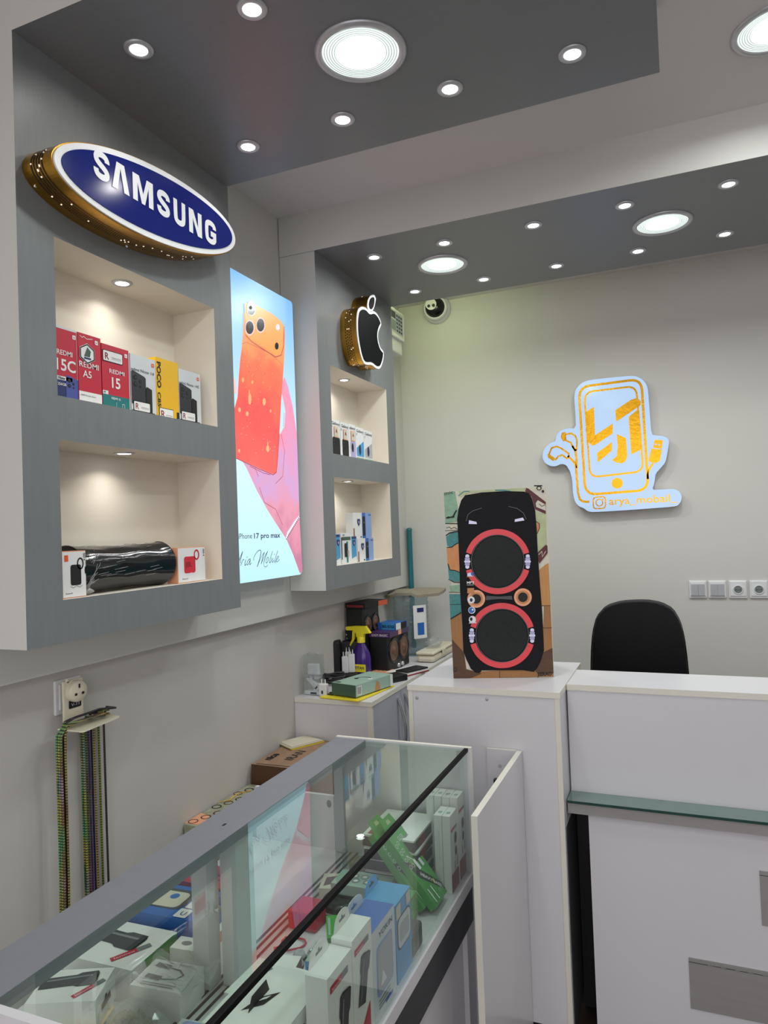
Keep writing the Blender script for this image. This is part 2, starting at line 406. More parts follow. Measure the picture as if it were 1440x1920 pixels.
def cord_mat(name, cols, seed):
    m = bpy.data.materials.new(name); m.use_nodes = True; MATS[name] = m; nt = m.node_tree; b = nt.nodes['Principled BSDF']
    g = nt.nodes.new('ShaderNodeNewGeometry'); nz = nt.nodes.new('ShaderNodeTexNoise'); nz.noise_dimensions = '4D'; nz.inputs['W'].default_value = seed; nz.inputs['Scale'].default_value = 7
    nt.links.new(g.outputs['Position'], nz.inputs['Vector'])
    cr = nt.nodes.new('ShaderNodeValToRGB'); nt.links.new(nz.outputs['Fac'], cr.inputs[0]); e = cr.color_ramp.elements
    while len(e) > 1: e.remove(e[-1])
    e[0].position = .3; e[0].color = lin(cols[0])
    for i, c in enumerate(cols[1:]): k = e.new(.3 + .4 * (i + 1) / (len(cols) - 1)); k.color = lin(c)
    wv = nt.nodes.new('ShaderNodeTexWave'); wv.bands_direction = 'Z'; wv.inputs['Scale'].default_value = 42; nt.links.new(g.outputs['Position'], wv.inputs['Vector'])
    mx = nt.nodes.new('ShaderNodeMix'); mx.data_type = 'RGBA'; nt.links.new(wv.outputs['Fac'], mx.inputs[0]); nt.links.new(cr.outputs[0], mx.inputs[6]); mx.inputs[7].default_value = lin((24, 22, 28))
    mx.inputs[0].default_value = .5
    nt.links.new(mx.outputs[2], b.inputs['Base Color']); b.inputs['Roughness'].default_value = .45
    return m

# ------------------------------------------------------------------ the room shell
XU, XL = -1.578, -1.625                        # plane of the boarded upper wall and of the plaster below it
XP = -1.406                                    # face of the grey display columns
YB = 4.14; ZC = 2.987; ZS = 2.81
def struct(name, mb, label=None, cat='wall'):
    o = mb.build(name, origin=(0, 0, 0)); return tag(o, label, cat, kind='structure')
m = MB(); m.box((-2.2, -3.2, -0.06), (3.0, YB + .1, 0.0), 'floor_tile'); struct('floor', m, 'dark brown tiled shop floor', 'floor')
m = MB(); m.box((-2.2, -3.2, ZC), (3.0, YB + .1, ZC + .08), 'ceiling_paint'); struct('ceiling', m, 'off-white plaster ceiling above the grey soffits', 'ceiling')
m = MB(); m.box((-2.2, YB, 0), (3.0, YB + .1, ZC), 'wall_paint'); struct('wall_back', m, 'plain cream back wall behind the reception counter', 'wall')
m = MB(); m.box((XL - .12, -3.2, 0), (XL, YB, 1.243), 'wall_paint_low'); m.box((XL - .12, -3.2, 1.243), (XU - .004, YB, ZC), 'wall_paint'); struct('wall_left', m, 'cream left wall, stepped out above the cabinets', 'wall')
m = MB(); m.box((2.6, -3.2, 0), (2.7, YB, ZC), 'wall_paint'); struct('wall_right', m, 'plain cream right wall out of the frame', 'wall')

def holed_column(y0, y1, z0, z1, holes, name, label):
    """grey faced column with two recessed niches"""
    m = MB(); ys = [y0, holes[0][0], holes[0][1], y1]; zs = [z0] + [z for h in sorted(holes, key=lambda q: q[2]) for z in (h[2], h[3])] + [z1]
    for i in range(3):
        for j in range(len(zs) - 1):
            if i == 1 and j % 2 == 1: continue
            m.add([(XP, ys[i], zs[j]), (XP, ys[i + 1], zs[j]), (XP, ys[i + 1], zs[j + 1]), (XP, ys[i], zs[j + 1])], [(0, 1, 2, 3)], 'grey_laminate')
    B = XU + .003
    for (a, b, c, d) in holes:
        m.add([(B, a, c), (B, b, c), (B, b, d), (B, a, d)], [(0, 1, 2, 3)], 'niche_paint')
        m.add([(XP, a, c), (XP, b, c), (B, b, c), (B, a, c)], [(0, 1, 2, 3)], 'niche_paint')
        m.add([(XP, a, d), (XP, b, d), (B, b, d), (B, a, d)], [(3, 2, 1, 0)], 'niche_paint')
        m.add([(XP, a, c), (XP, a, d), (B, a, d), (B, a, c)], [(3, 2, 1, 0)], 'niche_paint')
        m.add([(XP, b, c), (XP, b, d), (B, b, d), (B, b, c)], [(0, 1, 2, 3)], 'niche_paint')
    m.add([(XU - .002, y0, z0), (XP, y0, z0), (XP, y0, z1), (XU - .002, y0, z1)], [(0, 1, 2, 3)], 'wall_paint')
    m.add([(XU - .002, y1, z0), (XP, y1, z0), (XP, y1, z1), (XU - .002, y1, z1)], [(3, 2, 1, 0)], 'wall_paint')
    m.add([(XU - .002, y0, z0), (XP, y0, z0), (XP, y1, z0), (XU - .002, y1, z0)], [(3, 2, 1, 0)], 'wall_paint')
    return struct(name, m, label, 'wall column')
N1 = [(1.30, 1.955, 1.96, 2.357), (1.30, 1.955, 1.455, 1.85)]
N2 = [(2.80, 3.452, 1.943, 2.338), (2.80, 3.452, 1.446, 1.84)]
holed_column(1.193, 2.056, 1.350, ZS, N1, 'trim_1', 'grey wood-grain wall column with two lit niches under the blue oval sign')
holed_column(2.690, 3.566, 1.346, ZS, N2, 'trim_2', 'grey wood-grain wall column with two lit niches under the apple sign')
def soffit(y0, y1, x1, name, label):
    m = MB(); m.box((XU, y0, ZS), (x1, y1, ZC), 'wall_paint', mats={'bottom': 'grey_soffit'})
    return struct(name, m, label, 'ceiling soffit')
soffit(1.193, 2.050, 0.0, 'trim_3', 'grey dropped soffit over the oval sign, nearest the camera')
soffit(2.686, 3.566, 2.6, 'trim_4', 'long grey dropped soffit across the shop in front of the back wall')

# ------------------------------------------------------------------ ceiling lamps
def downlight_small():
    t = thing('spotlight', 'x', 'ceiling spotlight', (0, 0, 0), 'small round soffit spotlights')
    m = MB(); m.lathe([(.036, 0), (.036, -.003), (.031, -.006), (.023, -.005), (.021, -.002)], (0, 0, 0), 'lamp_rim', 32); m.build('rim', t)
    m = MB(); m.lathe([(.0235, -.0015), (.0215, -.0035), (.001, -.0045)], (0, 0, 0), 'lamp_glow', 24); m.build('lens', t)
    lamp('bulb_light', t, (0, 0, -.008), .02, SPOT_W, (1.0, .97, .93), 160)
    return t
def downlight_big():
    t = thing('downlight', 'x', 'ceiling downlight', (0, 0, 0), 'large round downlights')
    m = MB(); m.lathe([(.117, 0), (.117, -.004), (.110, -.008), (.100, -.0075), (.0975, -.002)], (0, 0, 0), 'lamp_rim', 64); m.build('rim', t)
    m = MB()
    for i in range(5):
        r = .0975 - i * .0065
        m.lathe([(r, -.002), (r - .0045, -.0024)], (0, 0, 0), 'lamp_rib', 64); m.lathe([(r - .0045, -.0024), (r - .0065, -.0022)], (0, 0, 0), 'lamp_rib_line', 64)
    m.build('reflector', t)
    m = MB(); m.lathe([(.066, -.002), (.05, -.0035)], (0, 0, 0), 'lamp_glow_soft', 48); m.lathe([(.05, -.0035), (.001, -.0045)], (0, 0, 0), 'lamp_glow', 48); m.build('lens', t)
    lamp('bulb_light', t, (0, 0, -.012), .06, BIG_W, (.93, 1.0, .98), 165)
    return t
t = thing('cove_light', 'short LED strip on the back edge of the far soffit, above the back left corner', 'light strip', (-1.25, 3.569, 2.90))
m = MB(); m.box((-1.40, 3.5665, 2.89), (-1.05, 3.578, 2.91), 'white_plastic', .002); m.build('housing', t)
m = MB(); m.box((-1.39, 3.5785, 2.893), (-1.06, 3.580, 2.907), 'lamp_rib'); m.build('diffuser', t)
l = bpy.data.lights.new('strip_light', 'AREA'); l.shape = 'RECTANGLE'; l.size = .32; l.size_y = .012; l.energy = 1.6; l.color = (.86, 1.0, .50); l.spread = math.radians(170)
o = bpy.data.objects.new('strip_light', l); COL.objects.link(o); o.parent = t; o.location = (0.025, .013, 0); o.rotation_euler = (math.radians(50), 0, 0)
small = downlight_small(); first = True
def place(proto, loc, label, firstflag):
    o = proto if firstflag else copy_tree(proto)
    o.location = loc; o['label'] = label; return o
fl = True
lab = {(-1.186, 1.372): 'round spotlight in the nearer soffit, above the left end of the oval sign', (-.86, 1.378): 'round spotlight at the top edge of the photo, left of the large downlight',
       (-1.194, 1.865): 'round spotlight in the nearer soffit, closest to its inner left corner', (-.866, 1.865): 'round spotlight in the nearer soffit, just below the large downlight',
       (-.536, 1.865): 'round spotlight in the nearer soffit, below and right of the large downlight', (-.206, 1.865): 'round spotlight in the nearer soffit, closest to its right end',
       (-1.205, 2.875): 'round spotlight in the far soffit, front row, leftmost of the row', (-.877, 2.872): 'round spotlight in the far soffit, just in front of the left large downlight',
       (-.499, 2.872): 'round spotlight in the far soffit, front row, midway between the two large downlights', (-.146, 2.857): 'round spotlight in the far soffit, just in front of the right large downlight',
       (.213, 2.852): 'round spotlight in the far soffit, front row, at the right edge of the photo', (-1.202, 3.390): 'round spotlight in the far soffit, back row, above the security camera',
       (-.841, 3.388): 'round spotlight in the far soffit, back row, right behind the left large downlight', (-.488, 3.379): 'round spotlight in the far soffit, back row, middle of the five',
       (-.125, 3.371): 'round spotlight in the far soffit, back row, left behind the right large downlight', (.227, 3.349): 'round spotlight in the far soffit, back row, at the right edge of the photo'}
for (x, y), l in lab.items(): place(small, (x, y, ZS), l, fl); fl = False
big = downlight_big()
for i, ((x, y, z), l) in enumerate({(-.697, 1.623, ZS): 'large round downlight with ribbed rim in the soffit nearest the camera', (-.963, 3.108, ZS): 'large round downlight in the far soffit, near the apple sign',
       (-.017, 3.105, ZS): 'large round downlight in the far soffit, right one above the phone logo', (.31, 2.285, ZC): 'large round downlight in the white ceiling, cut by the right edge of the photo'}.items()):
    place(big, (x, y, z), l, i == 0)
# lamps of the same kinds further along the shop, outside the frame
for i, (x, y, z) in enumerate([(1.4, 2.285, ZC), (.31, .3, ZC), (1.4, .3, ZC), (-.7, -.4, ZC), (.4, -1.6, ZC), (1.6, -1.6, ZC), (.93, 3.105, ZS)]):
    place(big, (x, y, z), 'large round downlight in the shop ceiling outside the photo', False)['group'] = 'ceiling downlights behind the camera'
def niche_light():
    t = thing('niche_light', 'x', 'niche light', (0, 0, 0), 'small lights in the display niches')
    m = MB(); m.lathe([(.030, 0), (.030, -.002), (.026, -.005), (.020, -.004)], (0, 0, 0), 'lamp_rim', 28); m.build('rim', t)
    m = MB(); m.lathe([(.0205, -.001), (.019, -.003), (.001, -.0035)], (0, 0, 0), 'lamp_glow', 20); m.build('lens', t)
    lamp('bulb_light', t, (0, 0, -.006), .017, NICHE_W, (1.0, .95, .86), 130)
    return t
nl = niche_light()
for i, (px, z, l) in enumerate([((229, 530), 2.357, 'round light in the roof of the niche holding the red and yellow phone boxes'), ((233, 849), 1.85, 'round light in the roof of the niche with the wrapped black speaker'),
                     ((645, 712), 2.338, 'round light in the roof of the far column, upper niche'), ((652, 902), 1.84, 'round light in the roof of the far column, lower niche')]):
    p = onz(*px, z); place(nl, (max(-1.54, min(-1.44, p.x)), p.y, z), l, i == 0)

# ------------------------------------------------------------------ oval sign
TL = math.radians(6.33)
def ell(cy, cz, a, b, n=120, X=0):
    out = []
    for k in range(n):
        p, q_ = a * math.cos(2 * PI * k / n), b * math.sin(2 * PI * k / n); out.append(Vector((X, cy + p * math.cos(TL) - q_ * math.sin(TL), cz + p * math.sin(TL) + q_ * math.cos(TL))))
    return out
def ellp(an, X, cy, cz, a, b):
    p, q_ = a * math.cos(an), b * math.sin(an); n0, n1 = math.cos(an) / a, math.sin(an) / b
    return Vector((X, cy + p * math.cos(TL) - q_ * math.sin(TL), cz + p * math.sin(TL) + q_ * math.cos(TL))), Vector((0, n0 * math.cos(TL) - n1 * math.sin(TL), n0 * math.sin(TL) + n1 * math.cos(TL))).normalized()
XS = -1.306; cy, cz, ea, eb = 1.580, 2.529, 0.371, 0.108
t = thing('oval_sign', 'blue oval sign with white capital letters, white rim and perforated brass edge', 'sign', (XP, cy, cz - eb))
m = MB(); m.prism(ell(cy, cz, ea, eb, X=XP + .001), (XS - .006 - XP, 0, 0), 'brass')
for k in range(300):                                                # punched holes around the brass rim
    for r_ in range(5):
        p, nrm = ellp(2 * PI * (k + (r_ % 2) * .5) / 300, XP + .030 + r_ * .0085, cy, cz, ea, eb)
        m.disc(p + nrm * .0008, .0022, nrm, 'hole_glow' if random.random() < .035 else 'hole_dark', 6)
for a in (200, 262, 330, 20):
    p, nrm = ellp(math.radians(a), XP + .012, cy, cz, ea, eb); m.lathe([(.004, 0), (.004, .003), (.001, .005)], p, 'chrome', 10, nrm)
m.build('rim', t)
m = MB(); m.prism(ell(cy, cz, ea - .004, eb - .004, X=XS - .008), (.008, 0, 0), 'sign_white'); m.build('face_plate', t)
m = MB(); m.prism(ell(cy, cz, ea - .024, eb - .020, X=XS), (.002, 0, 0), 'sign_blue'); m.build('blue_oval', t)
Sp = [(.84, .68), (.84, .76), (.75, .86), (.5, .905), (.25, .86), (.165, .75), (.19, .64), (.35, .55), (.65, .44), (.81, .35), (.835, .24), (.75, .14), (.5, .095), (.25, .14), (.16, .24), (.16, .34)]
Gp = [(.84, .68), (.84, .76), (.75, .86), (.5, .905), (.25, .86), (.16, .75), (.16, .25), (.25, .14), (.5, .095), (.75, .14), (.84, .25), (.84, .45), (.5, .45)]
Up = [(.16, 1), (.16, .26), (.26, .14), (.5, .095), (.74, .14), (.84, .26), (.84, 1)]
Ap = [(0, 0), (.28, 1), (.72, 1), (1, 0), (.69, 0), (.5, .82), (.31, 0)]
Mp = [(0, 0), (0, 1), (.31, 1), (.5, .38), (.69, 1), (1, 1), (1, 0), (.77, 0), (.77, .70), (.58, 0), (.42, 0), (.23, .70), (.23, 0)]
Np = [(0, 0), (0, 1), (.34, 1), (.70, .36), (.70, 1), (1, 1), (1, 0), (.66, 0), (.30, .64), (.30, 0)]
def soft(p, n=2):
    for _ in range(n):
        q = [p[0]]
        for a, b in zip(p, p[1:]): q += [(a[0] * .75 + b[0] * .25, a[1] * .75 + b[1] * .25), (a[0] * .25 + b[0] * .75, a[1] * .25 + b[1] * .75)]
        p = q + [p[-1]]
    return p
for kind, shape, y0, y1 in (('r', Sp, 1.332, 1.387), ('p', Ap, 1.394, 1.456), ('p', Mp, 1.469, 1.548), ('r', Sp, 1.563, 1.618), ('r', Up, 1.633, 1.686), ('p', Np, 1.702, 1.763), ('r', Gp, 1.778, 1.836)):
    m = MB(); z0, zh = 2.5015, .0725
    if kind == 'p': m.poly([(XS + .0034, y0 + (y1 - y0) * a, z0 + zh * b) for a, b in shape], 'sign_white')
    else: m.ribbon([(XS + .0034, y0 + (y1 - y0) * a, z0 + zh * b) for a, b in (soft(shape) if shape is not Gp else soft(shape[:11]) + shape[11:])], .0162, (1, 0, 0), 'sign_white')
    m.build('letter', t)

# ------------------------------------------------------------------ apple sign
XA = XP + .085
def Z5(x, y): return (580 + x / 3.311, 540 + y / 3.311)
def smooth(pts, it=2):
    for _ in range(it):
        q = []
        for i in range(len(pts)):
            a, b = Vector(pts[i]), Vector(pts[(i + 1) % len(pts)]); q += [a * .75 + b * .25, a * .25 + b * .75]
        pts = q
    return pts
body_px = [(297, 165), (305, 130), (325, 113), (352, 122), (372, 150), (398, 140), (420, 158), (440, 195), (449, 228), (436, 250), (425, 285), (428, 330), (442, 375), (462, 392), (462, 435), (450, 480), (438, 503), (415, 500), (388, 474), (362, 478), (340, 470), (322, 425), (308, 360), (297, 290), (294, 220)]
leaf_px = [(365, 75), (375, 52), (393, 40), (410, 46), (412, 75), (405, 118), (388, 152), (368, 148), (360, 110)]
body = smooth([onx(*Z5(*p), XA) for p in body_px]); leaf = smooth([onx(*Z5(*p), XA) for p in leaf_px])
def inset(pts, k):
    n = len(pts); c = sum(pts, Vector()) / n; out = []
    for i in range(n):
        t_ = (pts[(i + 1) % n] - pts[i - 1]).normalized(); nn = Vector((0, -t_.z, t_.y))
        if nn.dot(c - pts[i]) < 0 and False: nn = -nn
        out.append(pts[i] + nn * k)
    return out
def area_yz(p): return sum(p[i].y * p[(i + 1) % len(p)].z - p[(i + 1) % len(p)].y * p[i].z for i in range(len(p)))
t = thing('apple_sign', 'black apple-shaped sign with white rim and perforated brass edge', 'sign', (XP, body[0].y, min(p.z for p in body)))
for nm, sh, wd in (('apple_body', body, .013), ('apple_leaf', leaf, .007)):
    sg = 1 if area_yz(sh) > 0 else -1
    back = [Vector((XP + .001, p.y, p.z)) for p in sh]
    m = MB(); m.prism(back, (XA - XP - .004, 0, 0), 'brass'); N_ = len(sh); tot = 0
    for i in range(N_):
        a, b = back[i], back[(i + 1) % N_]; L = (b - a).length; tot += L
        tt = (b - a).normalized(); nrm = Vector((0, tt.z, -tt.y)) * sg; k = 0
        while k * .009 < L:
            for r_ in range(4): m.disc(a + tt * (k * .009 + (r_ % 2) * .0045) + Vector((.026 + r_ * .009, 0, 0)) + nrm * .0010, .0024, nrm, 'hole_glow' if random.random() < .08 else 'hole_dark', 6)
            k += 1
    ob = m.build(nm, t)
    m = MB(); m.prism([Vector((XA - .004, p.y, p.z)) for p in inset(sh, .0 * sg)], (.004, 0, 0), 'sign_white'); m.build('white_rim', ob)
    sc_ = sum(sh, Vector()) / len(sh); m = MB(); m.prism([Vector((XA, p.y, p.z)) for p in (inset(sh, wd * sg) if nm == 'apple_body' else [sc_ + (q - sc_) * .68 for q in sh])], (.002, 0, 0), 'sign_black'); m.build('black_face', ob)

# ------------------------------------------------------------------ light-box poster between the columns
XO = -1.500
def Z4(x, y): return (420 + x / 3.094, 490 + y / 3.097)
def P4(pts, k): return [onx(*Z4(*p), XO + k * .0008) for p in pts]
py0, py1, pz0, pz1 = 2.085, 2.650, 1.420, 2.590
t = thing('lightbox_poster', 'glowing light-box poster of a hand holding an orange phone', 'poster', (XO, (py0 + py1) / 2, pz0))
def rr_yz(y0, z0, y1, z1, r, X):
    p = []
    for a, b, q in ((y1 - r, z1 - r, 0), (y0 + r, z1 - r, 1), (y0 + r, z0 + r, 2), (y1 - r, z0 + r, 3)):
        for i in range(6): an = (q + i / 5) * PI / 2; p.append(Vector((X, a + r * math.cos(an), b + r * math.sin(an))))
    return p
m = MB(); m.prism(rr_yz(py0, pz0, py1, pz1, .015, XO - .045), (.044, 0, 0), 'poster_edge'); m.build('frame', t)
for yy in (py0 + .1, py1 - .1):
    for zz in (pz0 + .15, pz1 - .15):
        m = MB(); m.lathe([(.012, 0), (.012, XO - .045 - XU)], (XU, yy, zz), 'chrome', 12, (1, 0, 0)); m.build('wall_spacer', t)
m = MB(); m.poly(rr_yz(py0, pz0, py1, pz1, .015, XO), 'poster_sky')
hand = [(100, 1150), (130, 1200), (190, 1330), (250, 1440), (300, 1520), (360, 1610), (400, 1700), (440, 1812), (456, 1800), (447, 1650), (438, 1480), (433, 1300), (422, 1000), (400, 850), (372, 730), (352, 672), (341, 690), (333, 760), (346, 815), (356, 870), (350, 960), (322, 1010), (250, 1100)]
m.poly(P4(hand, 1), 'poster_hand')
m.poly(P4([(20, 690), (66, 680), (76, 765), (20, 790)], 1), 'poster_rose')
for a in ([(205, 1310), (235, 1400), (300, 1440), (340, 1530)], [(150, 1190), (230, 1230), (270, 1240)], [(330, 1000), (352, 1100), (340, 1250), (300, 1290)], [(180, 1200), (200, 1250)], [(350, 880), (345, 960)]): m.ribbon(P4(a, 2), .0022, (1, 0, 0), 'poster_line')
phone = smooth([Vector(p + (0,)) for p in [(119, 245), (200, 262), (300, 318), (342, 362), (354, 400), (352, 520), (344, 650), (333, 780), (324, 960), (312, 1180), (302, 1232), (285, 1238), (190, 1195), (20, 1120), (20, 860), (75, 850), (90, 600), (106, 480)]], 1)
m.poly(P4([(p.x, p.y) for p in phone], 3), 'poster_phone')
m.poly(P4([(120, 242), (190, 255), (280, 305), (330, 345), (342, 375), (340, 490), (328, 540), (305, 548), (220, 492), (150, 448), (124, 420)], 4), 'poster_plateau')
m.ribbon(P4([(124, 425), (160, 465), (230, 512), (300, 556), (332, 545), (346, 490), (350, 380)], 5), .0035, (1, 0, 0), 'poster_line')
m.ribbon(P4([(106, 478), (130, 470), (200, 500), (260, 530), (330, 590), (340, 612)], 5), .0015, (1, 0, 0), 'poster_line')
m.ribbon(P4([(20, 1122), (80, 1148), (190, 1200), (285, 1240), (304, 1225), (322, 1000)], 5), .003, (1, 0, 0), 'poster_line')
def el4(x, y, rx, ry, mm, k): m.poly(P4([(x + rx * math.cos(i * PI / 10), y + ry * math.sin(i * PI / 10)) for i in range(20)], k), mm)
for x, y, rx, ry in ((158, 275, 27, 45), (149, 385, 28, 46), (212, 370, 27, 46)): el4(x, y, rx, ry, 'poster_rose', 6); el4(x, y, rx * .82, ry * .82, 'poster_black', 7); el4(x - 3, y - 6, rx * .3, ry * .25, 'ink_grey', 8)
el4(312, 383, 11, 18, 'poster_white', 6); el4(306, 492, 11, 21, 'poster_black', 6)
for x, y, rx, ry in ((150, 800, 9, 32), (147, 765, 3, 20), (233, 815, 9, 22), (110, 690, 6, 14), (90, 862, 8, 14), (135, 885, 8, 14), (254, 1088, 9, 20), (254, 1060, 3, 14), (165, 702, 5, 10), (88, 1100, 6, 10), (270, 870, 4, 10)): el4(x, y, rx, ry, 'poster_drop', 6)
for i in range(50): el4(random.uniform(95, 300), random.uniform(560, 1130), 2, 3, 'poster_drop' if i % 3 else 'poster_line', 6)
# bracelet
br = [Vector(p) for p in P4([(362, 1612), (370, 1580), (392, 1545), (415, 1510), (438, 1482)], 3)]
m.ribbon(br, .012, (1, 0, 0), 'poster_white')
for i in range(14):
    q = br[0].lerp(br[-1], i / 13); m.disc(q + Vector((.001, 0, 0)), .004, (1, 0, 0), 'ink_grey', 6)
m.build('printed_face', t)
m = MB(); XT = XO + .007
def ZT(x, y): return onx(440 + x / 14.4, 980 + y / 14.4, XT)
for a_, b_, tx, bo in ((ZT(92, 440), ZT(465, 424), 'iPhone', 0), (ZT(495, 427), ZT(1205, 400), '17 pro max', .02)):
    m.text(tx, a_, (b_ - a_), (0, 0, 1), .0205, 'poster_ink', bold=bo, fit=(b_ - a_).length)
m.build('printed_line', t)
m = MB()
for w, pts in ((.0040, [(218, 775), (190, 840), (150, 940), (110, 1060), (70, 1190)]), (.0036, [(216, 780), (185, 900), (150, 1050), (165, 1100)]), (.0032, [(160, 1165), (190, 1080), (225, 1000), (232, 985), (255, 1010)]), (.0038, [(300, 1000), (270, 1120), (280, 1165), (310, 1110)]),
               (.004, [(335, 915), (330, 945)]), (.0034, [(432, 980), (390, 985), (340, 1060), (325, 1130), (350, 1150), (390, 1080), (432, 985), (405, 1100), (410, 1150), (450, 1080)]),
               (.0030, [(518, 1022), (510, 960), (560, 850), (630, 760), (690, 735), (716, 770)]), (.0046, [(716, 770), (700, 880), (660, 1030), (610, 1190)]), (.0022, [(615, 1180), (680, 1010), (740, 890), (800, 800)]), (.0046, [(802, 795), (765, 920), (715, 1115)]),
               (.0022, [(715, 1110), (780, 960), (850, 840), (890, 772)]), (.0044, [(892, 768), (830, 920), (785, 1080)]), (.0026, [(785, 1080), (785, 1150), (815, 1200), (860, 1190), (900, 1145)]),
               (.0032, [(905, 930), (865, 960), (840, 1050), (850, 1095), (885, 1070), (915, 980), (905, 930)]), (.0034, [(1025, 765), (975, 920), (930, 1085), (965, 1075), (1000, 1000), (985, 950)]), (.0034, [(1040, 950), (1005, 1060), (1030, 1075), (1060, 1010)]), (.004, [(1078, 845), (1070, 870)]),
               (.0034, [(1165, 750), (1110, 930), (1072, 1060), (1090, 1075), (1125, 1010)]), (.0030, [(1130, 1010), (1180, 950), (1192, 905), (1160, 905), (1120, 1000), (1125, 1055), (1155, 1060), (1212, 985)])):
    m.ribbon([ZT(*p) for p in soft(pts)], w * .8, (1, 0, 0), 'poster_ink')
m.build('script_line', t)
# ------------------------------------------------------------------ phone boxes in the niches
def Rsticker(c, F_, a0, b0, w, h):
    F_.rrect(c.mb, a0 - .002, b0 - .002, a0 + w + .002, b0 + h + .002, .003, 'ink_black', 2); F_.rrect(c.mb, a0, b0, a0 + w, b0 + h, .003, 'print_white', 3)
    F_.text(c.mb, 'R', a0 + w * .06, b0 + h * .15, h * .68, 'box_maroon', 4, bold=.01)
    F_.rect(c.mb, a0 + w * .42, b0 + h * .42, a0 + w * .92, b0 + h * .46, 'ink_grey', 4); F_.rect(c.mb, a0 + w * .42, b0 + h * .28, a0 + w * .92, b0 + h * .31, 'ink_grey', 4)
def milogo(c, F_, a, b, dark=False):
    F_.rrect(c.mb, a - .0055, b - .0055, a + .0055, b + .0055, .002, 'print_white' if not dark else 'box_orange', 2)
    F_.text(c.mb, 'mi', a - .0035, b - .002, .004, 'box_red' if not dark else 'print_white', 3, bold=.02)
def phonepic(c, F_, a, b, w, h, col, sk=.25):
    P = [(a, b), (a + w, b + h * .0), (a + w, b + h * (1 - sk * .55)), (a + w * .9, b + h * (1 - sk * .4)), (a + w * .1, b + h), (a, b + h * .96)]
    F_.poly(c.mb, P, col, 2)
    for q, r in (((.26, .80), .13), ((.26, .60), .13), ((.60, .70), .09), ((.6, .55), .06)): F_.disc(c.mb, a + w * q[0], b + h * q[1], w * r, 'ink_black', 3); F_.disc(c.mb, a + w * q[0], b + h * q[1], w * r * .5, 'metal_phone', 4)
def upright(px0, px1, X, z0, ztop, d, m, mats=None, side='right'):
    y0 = onx(px0[0], px0[1], X).y; y1 = onx(px1[0], px1[1], X).y
    c = Carton((X - d / 2, (y0 + y1) / 2, z0), d, y1 - y0, ztop - z0, 0, m, mats); return c, c.face('right'), y1 - y0, ztop - z0
NZ = N1[0][2] + .0005; G1 = 'phone boxes in the near upper niche'
XB = -1.448
# 1: red 15C
c, f, w, h = upright((100, 613), (144.5, 620), XB, NZ, 2.152, .040, 'box_silver'); a = w / 2
f.rect(c.mb, -a, -h / 2 + .052, a - .004, h / 2 - .006, 'box_red'); f.rect(c.mb, -a, -h / 2, -a + .06, -h / 2 + .052, 'box_navy'); f.rect(c.mb, -a, -h / 2 + .052, -a + .056, -h / 2 + .062, 'print_white', 2)
f.text(c.mb, 'REDMI', a - .018, .022, .013, 'print_white', 2, bold=.01, align='RIGHT'); f.text(c.mb, '15C', a - .008, -.018, .030, 'print_white', 2, bold=.02, align='RIGHT')
f.text(c.mb, 'New', a - .045, -h / 2 + .0535, .008, 'ink_dark', 3, bold=.02, align='RIGHT'); f.text(c.mb, '256GB', a - .042, -h / 2 + .038, .007, 'print_white', 3, bold=.01, align='RIGHT')
milogo(c, f, a - .012, h / 2 - .02); phonepic(c, f, a - .042, -h / 2 + .0, .040, .068, 'box_purpleblue')
c.done('phone_box', 'red phone box with a blue phone picture, leftmost in its niche', 'phone box', G1)
# 2: red A5
c, f, w, h = upright((145.5, 628), (188, 635), XB + .003, NZ, 2.150, .042, 'box_red'); a = w / 2
f.rect(c.mb, -a, -h / 2, a, -h / 2 + .034, 'print_white'); f.text(c.mb, '108MP AI dual camera', -a + .004, -h / 2 + .022, .0042, 'ink_dark', 2)
f.text(c.mb, 'REDMI', -a + .0005, .0045, .015, 'print_white', 2, bold=.01, fit=w - .012); f.text(c.mb, 'A5', -a + .014, -.022, .019, 'print_white', 2, bold=.01)
f.poly(c.mb, [(-a + .03 + .030 * math.cos(math.radians(30 + 60 * k)), .042 + .028 * math.sin(math.radians(30 + 60 * k))) for k in range(6)], 'print_white', 3)
f.line(c.mb, [(-a + .03 + .027 * math.cos(math.radians(30 + 60 * k)), .042 + .025 * math.sin(math.radians(30 + 60 * k))) for k in range(6)], .003, 'ink_black', 4, True)
f.poly(c.mb, [(-a + .018, .034), (-a + .03, .06), (-a + .042, .05), (-a + .038, .034)], 'box_darkgreen', 4); f.rect(c.mb, -a + .018, .027, -a + .042, .032, 'box_navy', 4)
f.line(c.mb, [(-a + .006, h / 2 - .008), (-a + .014, h / 2 - .012), (-a + .02, h / 2 - .008), (-a + .03, h / 2 - .013), (-a + .05, h / 2 - .009)], .0015, 'print_white', 2)
milogo(c, f, a - .016, h / 2 - .016)
c.done('phone_box', 'red phone box with a six-sided white sticker and a white foot', 'phone box', G1)
